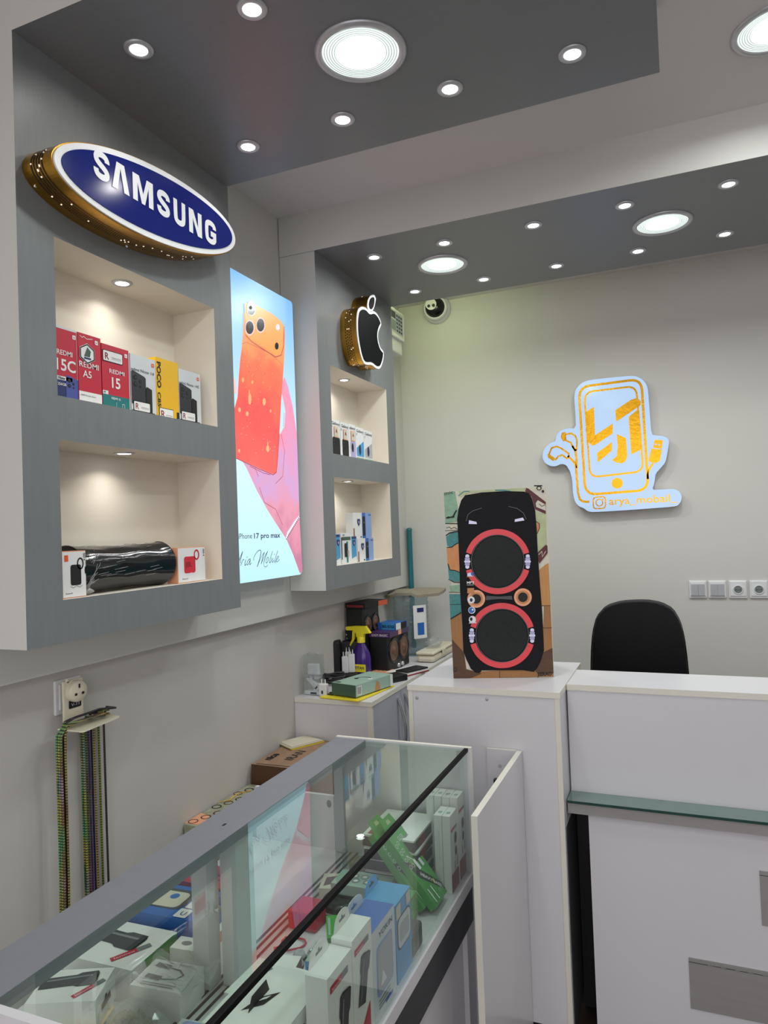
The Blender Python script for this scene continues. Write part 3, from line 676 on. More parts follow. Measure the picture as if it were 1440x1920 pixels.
# 3: red 15 with teal foot
c, f, w, h = upright((190, 648), (241.5, 657), XB + .002, NZ, 2.140, .042, 'box_red', {'left': 'box_silver', 'top': 'box_silver'}); a = w / 2
f.rect(c.mb, a - .003, -h / 2, a, h / 2, 'box_silver', 1); f.rect(c.mb, -a, -h / 2, a - .003, -h / 2 + .040, 'box_teal'); f.rect(c.mb, -a, -h / 2 + .040, -a + .02, -h / 2 + .05, 'print_white', 2)
f.text(c.mb, 'W', -a + .002, -h / 2 + .042, .006, 'ink_dark', 3, bold=.02); f.text(c.mb, 'REDMI 15', -.022, -h / 2 + .029, .006, 'print_white', 3, bold=.02)
f.line(c.mb, [(-.003, -h / 2), (-.003, -h / 2 + .022)], .0008, 'print_white', 3); f.line(c.mb, [(.02, -h / 2 + .008), (.028, -h / 2 + .008), (.028, -h / 2 + .02), (.02, -h / 2 + .02)], .001, 'print_white', 3, True)
f.text(c.mb, 'REDMI', -.028, .012, .012, 'print_white', 2, bold=.01, fit=.058); f.text(c.mb, '15', -.026, -.028, .030, 'print_white', 2, bold=.02)
Rsticker(c, f, -a + .004, h / 2 - .046, .072, .028); milogo(c, f, a - .014, h / 2 - .018)
c.done('phone_box', 'red phone box with a teal foot and an oblong white sticker', 'phone box', G1)
# 4: silver Note 14
def note(px0, px1, ztop, txt, lab_):
    c, f, w, h = upright(px0, px1, XB, NZ, ztop, .042, 'box_silver'); a = w / 2
    milogo(c, f, a - .013, h / 2 - .018, True); f.text(c.mb, txt, -a + .002, h / 2 - .048, .009, 'ink_dark', 2, fit=w - .012)
    phonepic(c, f, -a + .002, -h / 2 + .03, .060, .098, 'metal_phone', .3); f.poly(c.mb, [(-a + .06, -h / 2), (-a + .088, -h / 2), (-a + .088, -h / 2 + .082), (-a + .066, -h / 2 + .088), (-a + .06, -h / 2 + .08)], 'ink_black', 2)
    f.rect(c.mb, -a, -h / 2, a - .01, -h / 2 + .012, 'ink_black', 3); f.text(c.mb, '200MP AI CAMERA', -a + .004, -h / 2 + .003, .005, 'print_white', 4, bold=.02)
    Rsticker(c, f, -a + .010, -h / 2 + .012, .066, .026); c.done('phone_box', lab_, 'phone box', G1)
note((243.5, 665), (291, 672), 2.136, 'edmi Note 14', 'silver phone box with a black phone picture, between the red and yellow boxes')
note((334, 690), (375, 703), 2.134, 'edmi Note 14S', 'silver phone box with a black phone picture, rightmost in its niche')
c, f, w, h = upright((291.8, 676), (333, 682), XB + .002, NZ, 2.148, .042, 'box_yellow'); a = w / 2
c.mb.text('POCO', f(-a + .004, h / 2 - .012, 2), -f.v, f.u, .017, 'ink_black', bold=.03, fit=.080); c.mb.text('C85', f(-a + .004, -.012, 2), -f.v, f.u, .014, 'ink_black', bold=.02, fit=.045)
Rsticker(c, f, -a + .010, -h / 2 - .001, .062, .034); f.rect(c.mb, a - .012, -h / 2, a, -h / 2 + .03, 'ink_black', 2)
c.done('phone_box', 'yellow phone box with black sideways lettering', 'phone box', G1)

# far column, upper niche
NZ = N2[0][2] + .0005; G2 = 'phone boxes in the far upper niche'; XB = -1.448
specs = [((619, 786), (636.5, 790), 2.112, 'ink_black', 1, '07', 'white phone box with a black phone picture, leftmost in the far upper niche'), ((637.5, 790), (652.5, 793), 2.110, 'ink_black', 1, '07', 'white phone box with a black phone picture, second in the far upper niche'),
         ((653, 793), (665.5, 798), 2.112, 'box_lilac', 1, '', 'white phone box with a lilac phone picture'), ((666, 797), (681, 805), 2.106, 'box_skyblue', 0, '17', 'white phone box with a pale blue phone picture'), ((681.5, 803), (697, 809), 2.102, 'grey_plastic', 0, '17', 'white phone box with a grey phone picture, rightmost in the far upper niche')]
for p0, p1, zt, col, st, num, lb in specs:
    c, f, w, h = upright(p0, p1, XB, NZ, zt, .05, 'print_white'); a = w / 2
    f.text(c.mb, 'Galaxy' if w > .08 else 'alaxy', a - .002, h / 2 - .024, .014, 'ink_black', 2, align='RIGHT', fit=w - .012)
    if num: f.text(c.mb, num, -a + .002, h / 2 - .042, .011, 'ink_dark', 2)
    if st:
        f.rrect(c.mb, -a + .016, -h / 2 + .0, a - .004, -h / 2 + .088, .012, col, 2)
        if col == 'box_lilac': f.disc(c.mb, -.0, -h / 2 + .055, .012, 'ink_black', 3, .022)
        else: f.disc(c.mb, -a + .03, -h / 2 + .07, .004, 'metal_phone', 3); f.disc(c.mb, -a + .03, -h / 2 + .055, .004, 'metal_phone', 3)
        f.rect(c.mb, -.016, h / 2 - .082, .028, h / 2 - .032, 'box_peach', 4); f.rect(c.mb, -.013, h / 2 - .078, .025, h / 2 - .035, 'paper_cream', 5)
        f.poly(c.mb, [(-.004, h / 2 - .062), (.006, h / 2 - .040), (.016, h / 2 - .062), (.006, h / 2 - .056)], 'box_maroon', 6)
    else:
        f.poly(c.mb, [(-a + .008, -h / 2 + .02), (a - .004, -h / 2 + .02), (a - .004, -h / 2 + .098), (-a + .03, -h / 2 + .07), (-a + .008, -h / 2 + .060)], col, 2)
        f.disc(c.mb, -.004, -h / 2 + .052, .013, 'ink_dark', 3, .026); f.rect(c.mb, -a + .004, -h / 2, a - .004, -h / 2 + .014, 'box_mint', 3)
    c.done('phone_box', lb, 'phone box', G2)

# far column, lower niche: small phone and battery boxes
NZ = N2[1][2] + .0005; G3 = 'small gadget boxes in the far lower niche'
def shield(c, f, a, b, s_):
    f.poly(c.mb, [(a - s_, b + s_), (a + s_, b + s_), (a + s_, b - s_ * .2), (a, b - s_ * 1.2), (a - s_, b - s_ * .2)], 'box_navy', 3); f.disc(c.mb, a, b, s_ * .45, 'box_lilac', 4)
def nokiabox(y0, y1, z0, z1, X, lb):
    c = Carton((X - .02, (y0 + y1) / 2, z0), .04, y1 - y0, z1 - z0, 0, 'print_white'); f = c.face('right'); w, h = y1 - y0, z1 - z0; a = w / 2
    f.rect(c.mb, 0, -h / 2, a, h / 2, 'box_paleblue'); f.rect(c.mb, -.004, -h / 2, .034, h / 2, 'box_blue', 2); f.rrect(c.mb, .0, -h / 2 + .012, .030, h / 2 - .018, .006, 'ink_black', 3)
    f.text(c.mb, '105', .008, .012, .006, 'box_peach', 4); f.text(c.mb, 'NOKIA', a - .004, h / 2 - .014, .007, 'box_navy', 3, align='RIGHT', bold=.02)
    shield(c, f, -a * .42, .016, .016); f.rect(c.mb, -a, -h / 2, -a + .012, -h / 2 + .05, 'card_brown', 2); f.rect(c.mb, -.03, -h / 2 + .004, -.014, -h / 2 + .010, 'ink_black', 2)
    return c.done('phone_box', lb, 'phone box', G3)
nokiabox(3.10, 3.285, NZ, NZ + .112, -1.440, 'white and pale blue phone box, lower one of the pair at the right')
nokiabox(3.065, 3.278, NZ + .1125, NZ + .238, -1.444, 'white and pale blue phone box on top of its twin')
def tall(y0, y1, z0, h, X, cols, lb):
    c = Carton((X - .03, (y0 + y1) / 2, z0), .06, y1 - y0, h, 0, 'print_white'); f = c.face('right'); w = y1 - y0; a = w / 2
    if cols == 'shield':
        f.poly(c.mb, [(-a + .004, -h / 2 + .02), (a - .004, -h / 2 + .03), (a - .004, h / 2), (-a + .004, h / 2)], 'box_skyblue'); shield(c, f, 0, .03, .014); f.rect(c.mb, -a + .006, h / 2 - .012, a - .006, h / 2 - .003, 'box_navy', 3)
    else:
        f.rect(c.mb, -a + .008, h / 2 - .034, a - .006, h / 2 - .018, 'box_darkgreen'); f.text(c.mb, 'GLX', -a + .014, h / 2 - .013, .008, 'ink_dark', 2, bold=.02)
        f.rect(c.mb, .0, -h / 2 + .004, .016, h / 2 - .04, 'box_teal', 2); f.rrect(c.mb, -.022, -h / 2 + .03, .006, -h / 2 + .095, .005, 'ink_black', 3); f.rrect(c.mb, .006, -h / 2 + .030, .024, -h / 2 + .060, .004, 'grey_plastic', 4); f.rect(c.mb, -a, -h / 2 + .02, -a + .007, h / 2 - .02, 'ink_black', 2)
    return c.done('battery_box', lb, 'gadget box', G3)
tall(2.81, 2.868, NZ, .138, -1.445, 'shield', 'narrow white and blue box with a shield emblem, left end of the bottom row')
tall(2.870, 2.918, NZ, .138, -1.443, 'shield', 'narrow white and blue box with a shield emblem, second in the bottom row')
tall(2.925, 3.03, NZ, .142, -1.442, 'x', 'tall white box with a dark green band and a keypad phone picture')
tall(3.034, 3.095, NZ, .125, -1.444, 'shield', 'narrow box with a shield emblem, just left of the pale blue pair')
tall(2.812, 2.872, NZ + .1385, .118, -1.447, 'shield', 'narrow blue box with a shield emblem standing on the left pair')

# near column, lower niche: wrapped speaker and two small speaker boxes
NZ = N1[1][2] + .0005
y0 = onx(117, 1122, -1.425).y; y1 = onx(162, 1112, -1.425).y
c = Carton((-1.445, (y0 + y1) / 2, NZ), .040, y1 - y0 + .0, .118, 0, 'box_peach'); f = c.face('right'); w, h = y1 - y0, .118; a = w / 2
f.rect(c.mb, -a + .002, -h / 2 + .002, a - .001, h / 2 - .002, 'print_white')
f.rect(c.mb, -a + .008, h / 2 - .026, -a + .020, h / 2 - .010, 'box_orange', 2); f.rrect(c.mb, -.012, -.028, .022, .024, .006, 'ink_black', 2); f.ring(c.mb, .020, .026, .009, .004, 'ink_black', 2, sy=1.5)
c.mb.text('GO 4', f(a - .008, h / 2 - .006, 2), -f.v, f.u, .006, 'ink_black', bold=.03); f.text(c.mb, 'Bluetooth', -a + .010, -h / 2 + .010, .004, 'ink_dark', 2)
f.line(c.mb, [(-.014, -.030), (-.004, -.034), (.006, -.029), (.016, -.034), (.024, -.030)], .0012, 'ink_grey', 3)
c.done('speaker_box', 'small white box with a black mini speaker picture, at the left of the wrapped speaker', 'box', 'small speaker boxes beside the wrapped speaker')
y0 = onx(330, 1093, -1.44).y; y1 = onx(389, 1085, -1.425).y
c = Carton((-1.452, (y0 + y1) / 2, NZ), .040, y1 - y0, .110, 0, 'box_peach'); f = c.face('right'); w, h = y1 - y0, .11; a = w / 2
f.rect(c.mb, -a + .002, -h / 2 + .002, a - .002, h / 2 - .002, 'print_white')
f.rrect(c.mb, -a + .03, -.026, a - .052, .026, .008, 'box_red2', 2); f.ring(c.mb, a - .045, .030, .011, .005, 'box_red', 2, sy=1.3); f.text(c.mb, 'JBL', -a + .038, -.006, .016, 'box_maroon', 3, bold=.01)
c.mb.text('GO 4', f(a - .012, h / 2 - .008, 2), -f.v, f.u, .007, 'ink_black', bold=.03); f.text(c.mb, 'Bluetooth', -a + .020, -h / 2 + .010, .005, 'ink_dark', 2)
f.line(c.mb, [(-.034, -.026), (-.02, -.03), (-.006, -.025), (.01, -.03), (.022, -.026)], .0014, 'print_white', 3)
c.done('speaker_box', 'small white box with a red mini speaker picture, at the right of the wrapped speaker', 'box', 'small speaker boxes beside the wrapped speaker')
# cylinder speaker in cling film
ya, yb, R0 = 1.390, 1.745, .064; ax = Vector((-1.490, 0, NZ + R0 + .001))
t = thing('bluetooth_speaker', 'black cylindrical speaker wrapped in shiny cling film', 'speaker', (-1.490, (ya + yb) / 2, NZ))
m = MB(); segs = 40; L_ = yb - ya; vs = []; fs = []; prof = []
for i in range(31):
    q = i / 30; y = ya + L_ * q; r = R0 * (1.0 + .10 * (abs(q - .5) * 2) ** 3) * .95
    prof.append((y, r))
for i, (y, r) in enumerate(prof):
    for k in range(segs):
        an = 2 * PI * k / segs; rr = r * (1 + .012 * math.sin(7 * an + y * 40) + .008 * math.sin(23 * an - y * 90))
        z = ax.z + rr * math.sin(an); vs.append((ax.x + rr * math.cos(an), y, max(z, NZ + .0006)))
for i in range(30):
    for k in range(segs): fs.append([i * segs + k, i * segs + (k + 1) % segs, (i + 1) * segs + (k + 1) % segs, (i + 1) * segs + k])
m.add(vs, fs, 'film_wrap', True); m.build('body', t)
for nm, yy, s_ in (('end_cap', ya, -1), ('end_cap', yb, 1)):
    m = MB(); m.lathe([(R0 * 1.04, 0), (R0 * .98, .008), (R0 * .7, .004), (R0 * .62, -.006), (.001, -.008)], (ax.x, yy, ax.z + .001), 'black_gloss', 40, (0, s_, 0)); m.build(nm, t)
m = MB()                                                          # bunched film tail at the left end
rnd = random.Random(3)
for k in range(26):
    a0 = rnd.uniform(-1.1, 1.3); p0 = Vector((ax.x + R0 * 1.03 * math.cos(a0), ya + .02 + rnd.uniform(0, .04), ax.z + R0 * 1.0 * math.sin(a0)))
    p1 = Vector((ax.x + .050 + rnd.uniform(-.006, .004), ya + .005 + rnd.uniform(0, .02), NZ + rnd.uniform(.005, .03)))
    m.tube([p0, p0.lerp(p1, .5) + Vector((.004, rnd.uniform(-.006, .006), 0)), p1], [.0006, .0012, .0016], 'film_white', 5)
m.tube([(ax.x + .05, ya + .01, NZ + .006), (ax.x + .054, ya + .022, NZ + .012), (ax.x + .052, ya + .04, NZ + .009)], [.004, .009, .003], 'film_white', 8)
m.build('film_tail', t)['kind'] = 'stuff'
m = MB()
for k in range(34):
    a0 = rnd.uniform(-.5, 1.9); y = rnd.uniform(ya + .03, yb - .05); r = R0 * .965
    pts = [Vector((ax.x + r * 1.03 * math.cos(a0 + j * .05 * rnd.uniform(.3, 2)), y + j * .012, ax.z + r * 1.03 * math.sin(a0 + j * .02))) for j in range(4)]
    m.tube(pts, .0005, 'film_white', 4)
m.build('film_creases', t)['kind'] = 'stuff'

# ------------------------------------------------------------------ gold and white logo sign on the back wall
YG = YB - .05
def Z8(x, y): return (1000 + x / 4.8, 690 + y / 4.8)
def P8(pts, k=0): return [ony(*Z8(*p), YG - k * .0012) for p in pts]
out8 = [(367, 262), (376, 205), (405, 160), (450, 125), (520, 105), (700, 85), (870, 70), (930, 75), (985, 105), (1020, 150), (1032, 200), (1048, 400), (1062, 600), (1110, 607), (1170, 612), (1210, 632), (1222, 660), (1208, 760), (1188, 850), (1150, 895), (1100, 950), (1090, 1030), (1068, 1098), (1160, 1092), (1260, 1087), (1310, 1105), (1336, 1150), (1330, 1200), (1300, 1238), (1260, 1248), (1000, 1268), (760, 1285), (540, 1297), (490, 1290), (455, 1262), (410, 1245), (375, 1205), (357, 1130), (350, 1000), (330, 930), (295, 872), (250, 862), (200, 885), (150, 882), (105, 855), (82, 810), (85, 760), (110, 710), (150, 675), (200, 660), (205, 610), (240, 565), (300, 543), (384, 543), (378, 400)]
body = [ony(*Z8(*p), YG) for p in out8]
t = thing('logo_sign', 'white glowing phone-shaped sign with gold lines, plug and earphones', 'sign', (sum(p.x for p in body) / len(body), YG, min(p.z for p in body)))
m = MB(); sm = []
for i in range(len(body)):
    a_, b_ = body[i], body[(i + 1) % len(body)]; sm += [a_ * .8 + b_ * .2, a_ * .2 + b_ * .8]
m.prism([Vector((p.x, YB - .02, p.z)) for p in sm], (0, -.03, 0), 'logo_white', 'sign_white'); m.build('backing', t)
NG = (0, -1, 0)
def px_w(k): return k / 4.8 * .0033
m = MB()
def rrpx(pts, r):
    out = []; n = len(pts)
    for i in range(n):
        p, a_, b_ = Vector(pts[i]), Vector(pts[i - 1]), Vector(pts[(i + 1) % n])
        u_ = (a_ - p).normalized() * r; w_ = (b_ - p).normalized() * r
        for j in range(7): q = j / 6; out.append(tuple((p + u_) * (1 - q) ** 2 + p * 2 * q * (1 - q) + (p + w_) * q * q))
    return out
m.ribbon(P8(rrpx([(408, 172), (972, 98), (1034, 1098), (468, 1142)], 105), 1), px_w(20), NG, 'brass_bright', True)
m.ribbon(P8(rrpx([(458, 218), (925, 162), (990, 930), (510, 985)], 85), 1), px_w(15), NG, 'brass_bright', True)
m.build('gold_phone_outline', t)
m = MB(); m.poly(P8([(474, 395), (545, 348), (555, 605), (715, 500), (714, 590), (560, 690), (530, 700), (490, 662)], 2), 'brass_bright')
m.poly(P8([(573, 765), (710, 665), (706, 745), (580, 850)], 2), 'brass_bright')
m.poly(P8([(738, 380), (880, 285), (935, 270), (968, 300), (965, 335), (760, 475), (745, 478)], 2), 'brass_bright')
m.poly(P8([(858, 440), (948, 365), (950, 500), (965, 735), (882, 780)], 2), 'brass_bright')
m.poly(P8([(750, 595), (834, 630), (846, 790), (830, 840), (795, 858), (745, 850), (707, 828), (750, 795), (760, 700)], 2), 'brass_bright')
m.build('gold_emblem', t)
m = MB(); m.poly(P8([(755 + 51 * math.cos(i * PI / 14), 1037 + 48 * math.sin(i * PI / 14)) for i in range(28)], 2), 'brass_bright'); m.build('gold_button', t)
m = MB()
m.ribbon(P8([(505, 1203), (450, 1203), (418, 1180), (402, 1120), (392, 1000), (385, 900), (370, 850), (310, 790)], 1), px_w(18), NG, 'brass_bright')
m.ribbon(P8([(392, 900), (386, 800), (380, 740), (350, 700)], 1), px_w(18), NG, 'brass_bright')
m.ribbon(P8([(350, 700), (338, 672), (290, 650), (285, 600), (340, 588), (378, 610), (392, 650), (390, 735), (372, 742)], 1), px_w(14), NG, 'brass_bright', True)
m.ribbon(P8([(320, 790), (302, 815), (260, 782), (225, 795), (200, 825), (140, 780), (165, 720), (210, 706), (250, 722), (318, 770)], 1), px_w(14), NG, 'brass_bright', True)
m.poly(P8([(258, 580), (290, 575), (290, 655), (268, 662), (246, 620)], 2), 'brass_bright'); m.poly(P8([(128, 770), (196, 822), (178, 838), (130, 805)], 2), 'brass_bright')
m.build('gold_earphones', t)
m = MB(); m.poly(P8([(1092, 645), (1168, 650), (1155, 728), (1078, 718)], 2), 'brass_bright'); m.poly(P8([(1065, 725), (1158, 735), (1140, 835), (1105, 855), (1060, 850), (1035, 830)], 2), 'brass_bright')
m.poly(P8([(1095, 684), (1112, 682), (1112, 694), (1095, 696)], 3), 'logo_white'); m.poly(P8([(1125, 686), (1142, 686), (1140, 698), (1124, 697)], 3), 'logo_white')
m.ribbon(P8([(1080, 855), (1045, 905), (1030, 960), (1030, 1000)], 1), px_w(16), NG, 'brass_bright'); m.build('gold_plug', t)
m = MB(); m.ribbon(P8(rrpx([(538, 1165), (648, 1156), (650, 1262), (540, 1268)], 32), 1), px_w(10), NG, 'brass_bright', True)
m.ribbon(P8([(594 + 30 * math.cos(i * PI / 12), 1212 + 30 * math.sin(i * PI / 12)) for i in range(24)], 1), px_w(9), NG, 'brass_bright', True); m.poly(P8([(620, 1178), (632, 1177), (632, 1189), (620, 1190)], 2), 'brass_bright')
a_, b_ = P8([(680, 1232), (1298, 1198)], 2); u_ = (b_ - a_).normalized(); v_ = Vector((-u_.z, 0, u_.x))
m.text('arya_mobail_', a_, u_, v_, .042, 'brass_bright', bold=.012, fit=(b_ - a_).length); m.build('gold_lettering', t)
# ------------------------------------------------------------------ security camera, keypad box, switches, pole
c0 = ony(811, 573, YB - .10)
t = thing('security_camera', 'white turret security camera with black lens ball, high in the back left corner', 'camera', (c0.x, YB, c0.z - .07))
m = MB(); m.lathe([(.086, 0), (.086, .022), (.080, .034), (.074, .040), (.001, .040)], (c0.x, YB - .0005, c0.z), 'white_plastic', 48, (0, -1, 0)); m.build('base', t)
m = MB(); ax_ = Vector((.12, -1, -.10)); m.lathe([(.074, .03), (.073, .06), (.066, .074), (.060, .072)], (c0.x, YB - .012, c0.z), 'white_plastic', 48, ax_); m.build('collar', t)
m = MB(); m.lathe([(.062 * math.cos(i * PI / 2 / 10), .055 + .050 * math.sin(i * PI / 2 / 10)) for i in range(10)] + [(.001, .105)], (c0.x, YB - .012, c0.z), 'black_gloss', 40, ax_); ball = m.build('lens_ball', t)
m = MB(); qq = Vector((c0.x, YB - .012, c0.z)) + ax_.normalized() * .108 + Vector((-.016, 0, .014)); m.disc(qq, .033, ax_, 'white_plastic', 30)
for an in (90, 210, 330): m.disc(qq + ax_.normalized() * .001 + Vector((.017 * math.cos(math.radians(an)), 0, .017 * math.sin(math.radians(an)))), .0095, ax_, 'black', 18)
m.build('lens_plate', ball)

t = thing('alarm_keypad', 'white keypad alarm box on the wall beside the apple sign column', 'alarm panel', (XU, 3.78, 2.625))
m = MB(); m.box((XU, 3.62, 2.625), (XU + .092, 3.93, 2.87), 'white_plastic', .008); m.box((XU, 3.62, 2.705), (XU + .108, 3.935, 2.875), 'white_plastic', .008); m.build('housing', t)
m = MB(); f = Frame((XU + .1085, 3.795, 2.80), (0, 1, 0), (0, 0, 1)); f.rrect(m, -.14, -.072, .115, .060, .008, 'grey_plastic'); f.rect(m, -.13, .01, -.005, .050, 'panel_dark', 2); f.rect(m, -.13, -.06, -.005, .0, 'ink_grey', 2)
for i in range(3):
    for j in range(5): f.rect(m, .005 + i * .034, -.060 + j * .022, .030 + i * .034, -.046 + j * .022, 'box_navy', 2)
m.build('keypad', t)

def wallplate(x0, x1, z0, z1, kind, label):
    nm = {'switch': 'light_switch', 'socket': 'power_outlet'}[kind]
    t = thing(nm, label, {'switch': 'light switch', 'socket': 'power outlet'}[kind], ((x0 + x1) / 2, YB, z0), 'white wall plates in a row on the back wall')
    m = MB(); m.box((x0, YB - .010, z0), (x1, YB, z1), 'white_plastic', .004); m.box((x0 + .006, YB - .014, z0 + .012), (x1 - .006, YB - .008, z1 - .006), 'white_plastic', .002); m.build('frame', t)
    f = Frame(((x0 + x1) / 2, YB - .014, (z0 + z1) / 2), (1, 0, 0), (0, 0, 1))
    if kind == 'switch':
        for s_ in (-1, 1):
            m = MB(); xm = (x0 + x1) / 2; m.box((xm + s_ * .001, YB - .018, z0 + .014), (xm + s_ * .033, YB - .013, z1 - .018), 'grey_plastic', .0015); m.build('rocker', t)
    else:
        m = MB(); f.disc(m, 0, -.001, .024, 'ink_grey', 1); m.lathe([(.024, 0), (.024, .003), (.020, .003), (.019, -.001), (.001, -.001)], f(0, -.001, 0), 'white_plastic', 30, (0, -1, 0))
        for dx in (-.010, .010): m.disc(f(dx, -.001, 6), .0035, (0, -1, 0), 'black', 10, .0022)
        m.disc(f(0, -.001, 6), .0018, (0, -1, 0), 'black', 8); m.build('socket_insert', t)
    return t
zz0, zz1 = 1.170, 1.264
wallplate(.025, .112, zz0, zz1, 'switch', 'white double light switch, leftmost plate on the back wall')
wallplate(.119, .206, zz0, zz1, 'switch', 'white double light switch, next to the first power outlet')
wallplate(.217, .304, zz0, zz1, 'socket', 'white round power outlet, first to the right of the switches')
wallplate(.314, .401, zz0, zz1, 'socket', 'white round power outlet cut by the right edge of the photo')
tp = ony(766, 994, YB - .03); LZ0 = .865
m = MB(); m.tube([(tp.x + .012, YB - .045, LZ0 + .0008), (tp.x + .004, YB - .03, tp.z)], .016, 'teal_metal', 16); m.lathe([(.018, 0), (.018, .012), (.010, .018), (.001, .018)], (tp.x + .004, YB - .03, tp.z - .004), 'teal_metal', 16)
tag(m.build('broom_handle'), 'teal metal pole leaning in the back left corner standing behind the water bottle', 'pole')

# ------------------------------------------------------------------ tall white column cabinet
CX0, CX1, CY0, CY1, CZ = -.853, -.362, 2.19, 2.672, 1.085
t = thing('pedestal_cabinet', 'tall white laminate pedestal cabinet carrying the big speaker carton', 'cabinet', ((CX0 + CX1) / 2, (CY0 + CY1) / 2, 0))
m = MB(); m.box((CX0 - .002, CY0 - .003, CZ - .018), (CX1 + .002, CY1, CZ), 'white_laminate', mats={'front': 'edge_banding', 'right': 'edge_banding', 'left': 'edge_banding'}); m.build('top', t)
m = MB(); m.box((CX0 + .016, CY0, .075), (CX1 - .016, CY0 + .016, CZ - .0185), 'white_laminate')
for (x, y) in ((782, 1308), (913, 1311)):
    p = ony(x, y, CY0); m.lathe([(.0055, 0), (.0055, .0012), (.001, .0016)], p, 'grey_plastic', 16, (0, -1, 0))
m.build('front_panel', t)
for x0, x1 in ((CX0, CX0 + .0155), (CX1 - .0155, CX1)):
    m = MB(); m.box((x0, CY0 - .001, .07), (x1, CY1, CZ - .0185), 'white_laminate' if x0 < -.6 else 'white_laminate', mats={'front': 'edge_banding'}); m.build('side_panel', t)
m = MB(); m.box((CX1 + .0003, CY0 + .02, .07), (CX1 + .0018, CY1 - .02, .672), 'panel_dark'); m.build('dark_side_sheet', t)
m = MB(); m.box((CX0 + .02, CY0 + .05, 0), (CX1 - .02, CY1 - .05, .075), 'black'); m.build('plinth', t)

# half-height gate board fixed to it
t = thing('half_partition', 'low white laminate partition board standing against the tall pedestal cabinet', 'partition', (-.48, 1.92, 0))
m = MB(); m.box((-.498, 1.664, .0), (-.482, CY0 - .003, .90), 'white_laminate', mats={'top': 'edge_banding', 'front': 'edge_banding'}); m.build('side_board', t)
m = MB(); m.box((-.592, CY0 - .014, .0), (-.4985, CY0 - .003, .902), 'white_laminate', mats={'top': 'edge_banding'}); f = Frame((-.545, CY0 - .014, .8), (1, 0, 0), (0, 0, 1)); f.disc(m, -.006, .05, .006, 'grey_plastic'); m.build('back_strip', t)
p = ony(931, 1462, CY0 - .02); m = MB(); m.box((p.x - .008, CY0 - .030, p.z - .012), (p.x + .006, CY0 - .0145, p.z + .004), 'black', .003); m.build('catch', t)

# ------------------------------------------------------------------ reception counter
KX0, KX1 = -.358, 1.75
t = thing('reception_counter', 'long white reception counter with steel-edged glass ledge', 'counter', (.6, 2.4, 0))
m = MB(); m.box((KX0, 2.308, 1.067), (KX1, 2.545, 1.085), 'white_laminate', mats={'front': 'edge_banding', 'left': 'edge_banding'}); m.build('top', t)
m = MB(); m.box((KX0 + .001, 2.311, .70), (KX1, 2.327, 1.0665), 'white_laminate'); m.build('upper_front', t)
m = MB(); m.box((KX0 - .0, 2.225, .741), (KX1, 2.310, .749), 'ledge_glass', mats={'front': 'glass_edge', 'left': 'glass_edge'}); m.build('glass_ledge', t)
m = MB(); m.box((KX0 - .0, 2.232, .708), (KX1, 2.3095, .7405), 'brushed_steel'); m.build('steel_edge', t)
m = MB(); m.box((-.300, 2.250, .02), (KX1, 2.268, .7075), 'white_laminate'); m.build('lower_front', t)
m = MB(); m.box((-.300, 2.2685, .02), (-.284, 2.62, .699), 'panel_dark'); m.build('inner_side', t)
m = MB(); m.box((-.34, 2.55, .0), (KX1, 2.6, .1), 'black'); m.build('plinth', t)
m = MB(); m.box((KX0 + .001, 2.40, .02), (-.302, 2.545, .70), 'black'); m.build('gap_dark_fill', t)  # black filler added so the gap beside the pedestal reads as deep shade
for a, b in (((-.034, .180), (.26, .325)), ((.161, .452), (.46, .603))):
    m = MB(); m.box((a[0], 2.2465, a[1]), (b[0], 2.2498, b[1]), 'brushed_steel'); f = Frame(((a[0] + b[0]) / 2, 2.2464, (a[1] + b[1]) / 2), (1, 0, 0), (0, 0, 1))
    w2, h2 = (b[0] - a[0]) / 2, (b[1] - a[1]) / 2; f.rect(m, -w2, h2 - .012, w2, h2 - .0105, 'ink_black'); 
    for k in range(7): q = -w2 + .05 + k * .035; f.rect(m, q, h2 - .0135, q + .014, h2 - .010, 'chrome', 2)
    m.build('steel_inlay', t)
# ------------------------------------------------------------------ swivel chair behind it
YC = 3.05
tl = [(1107, 1300), (1107, 1230), (1110, 1185), (1118, 1155), (1135, 1136), (1165, 1127), (1210, 1125), (1240, 1130), (1262, 1142), (1276, 1165), (1284, 1195), (1290, 1240), (1295, 1300)]
ch = [ony(x, y, YC) for x, y in tl]; bt = ch[0].z - .28
ch = [Vector((ch[0].x + .02, YC, bt))] + ch + [Vector((ch[-1].x - .02, YC, bt))]
xm = (ch[1].x + ch[-2].x) / 2
t = thing('office_chair', 'black leather high-backed office chair behind the reception counter', 'chair', (xm, YC + .25, 0))
cs = []
for i in range(len(ch) - 1): cs += [ch[i].lerp(ch[i + 1], .2), ch[i].lerp(ch[i + 1], .8)]
cen = sum(cs, Vector()) / len(cs)
m = MB(); n = len(cs); layers = [(.955, .0), (1.0, .014), (1.0, .040), (.965, .062), (.90, .070)]
vs = [cen + (p - cen) * s_ + Vector((0, 0, 0)) for s_, d_ in layers for p in cs]
for li, (s_, d_) in enumerate(layers):
    for i in range(n): vs[li * n + i] = cen + (cs[i] - cen) * s_ + Vector((0, d_, 0))
m.add(vs, [[li * n + i, (li + 1) * n + i, (li + 1) * n + (i + 1) % n, li * n + (i + 1) % n] for li in range(len(layers) - 1) for i in range(n)], 'black_leather', True)
m.poly(vs[:n], 'black_leather'); m.poly(vs[-n:][::-1], 'black_leather'); m.build('backrest', t)
m = MB(); m.ribbon([p + Vector((0, -.0002, 0)) for p in [cen + (q - cen) * .99 + Vector((0, .004, 0)) for q in cs[1:-1]]], .004, (0, -1, 0), 'black_gloss'); m.build('piping', t)
m = MB(); m.box((xm - .24, YC + .04, .44), (xm + .24, YC + .50, .53), 'black_leather', .03); m.build('seat', t)
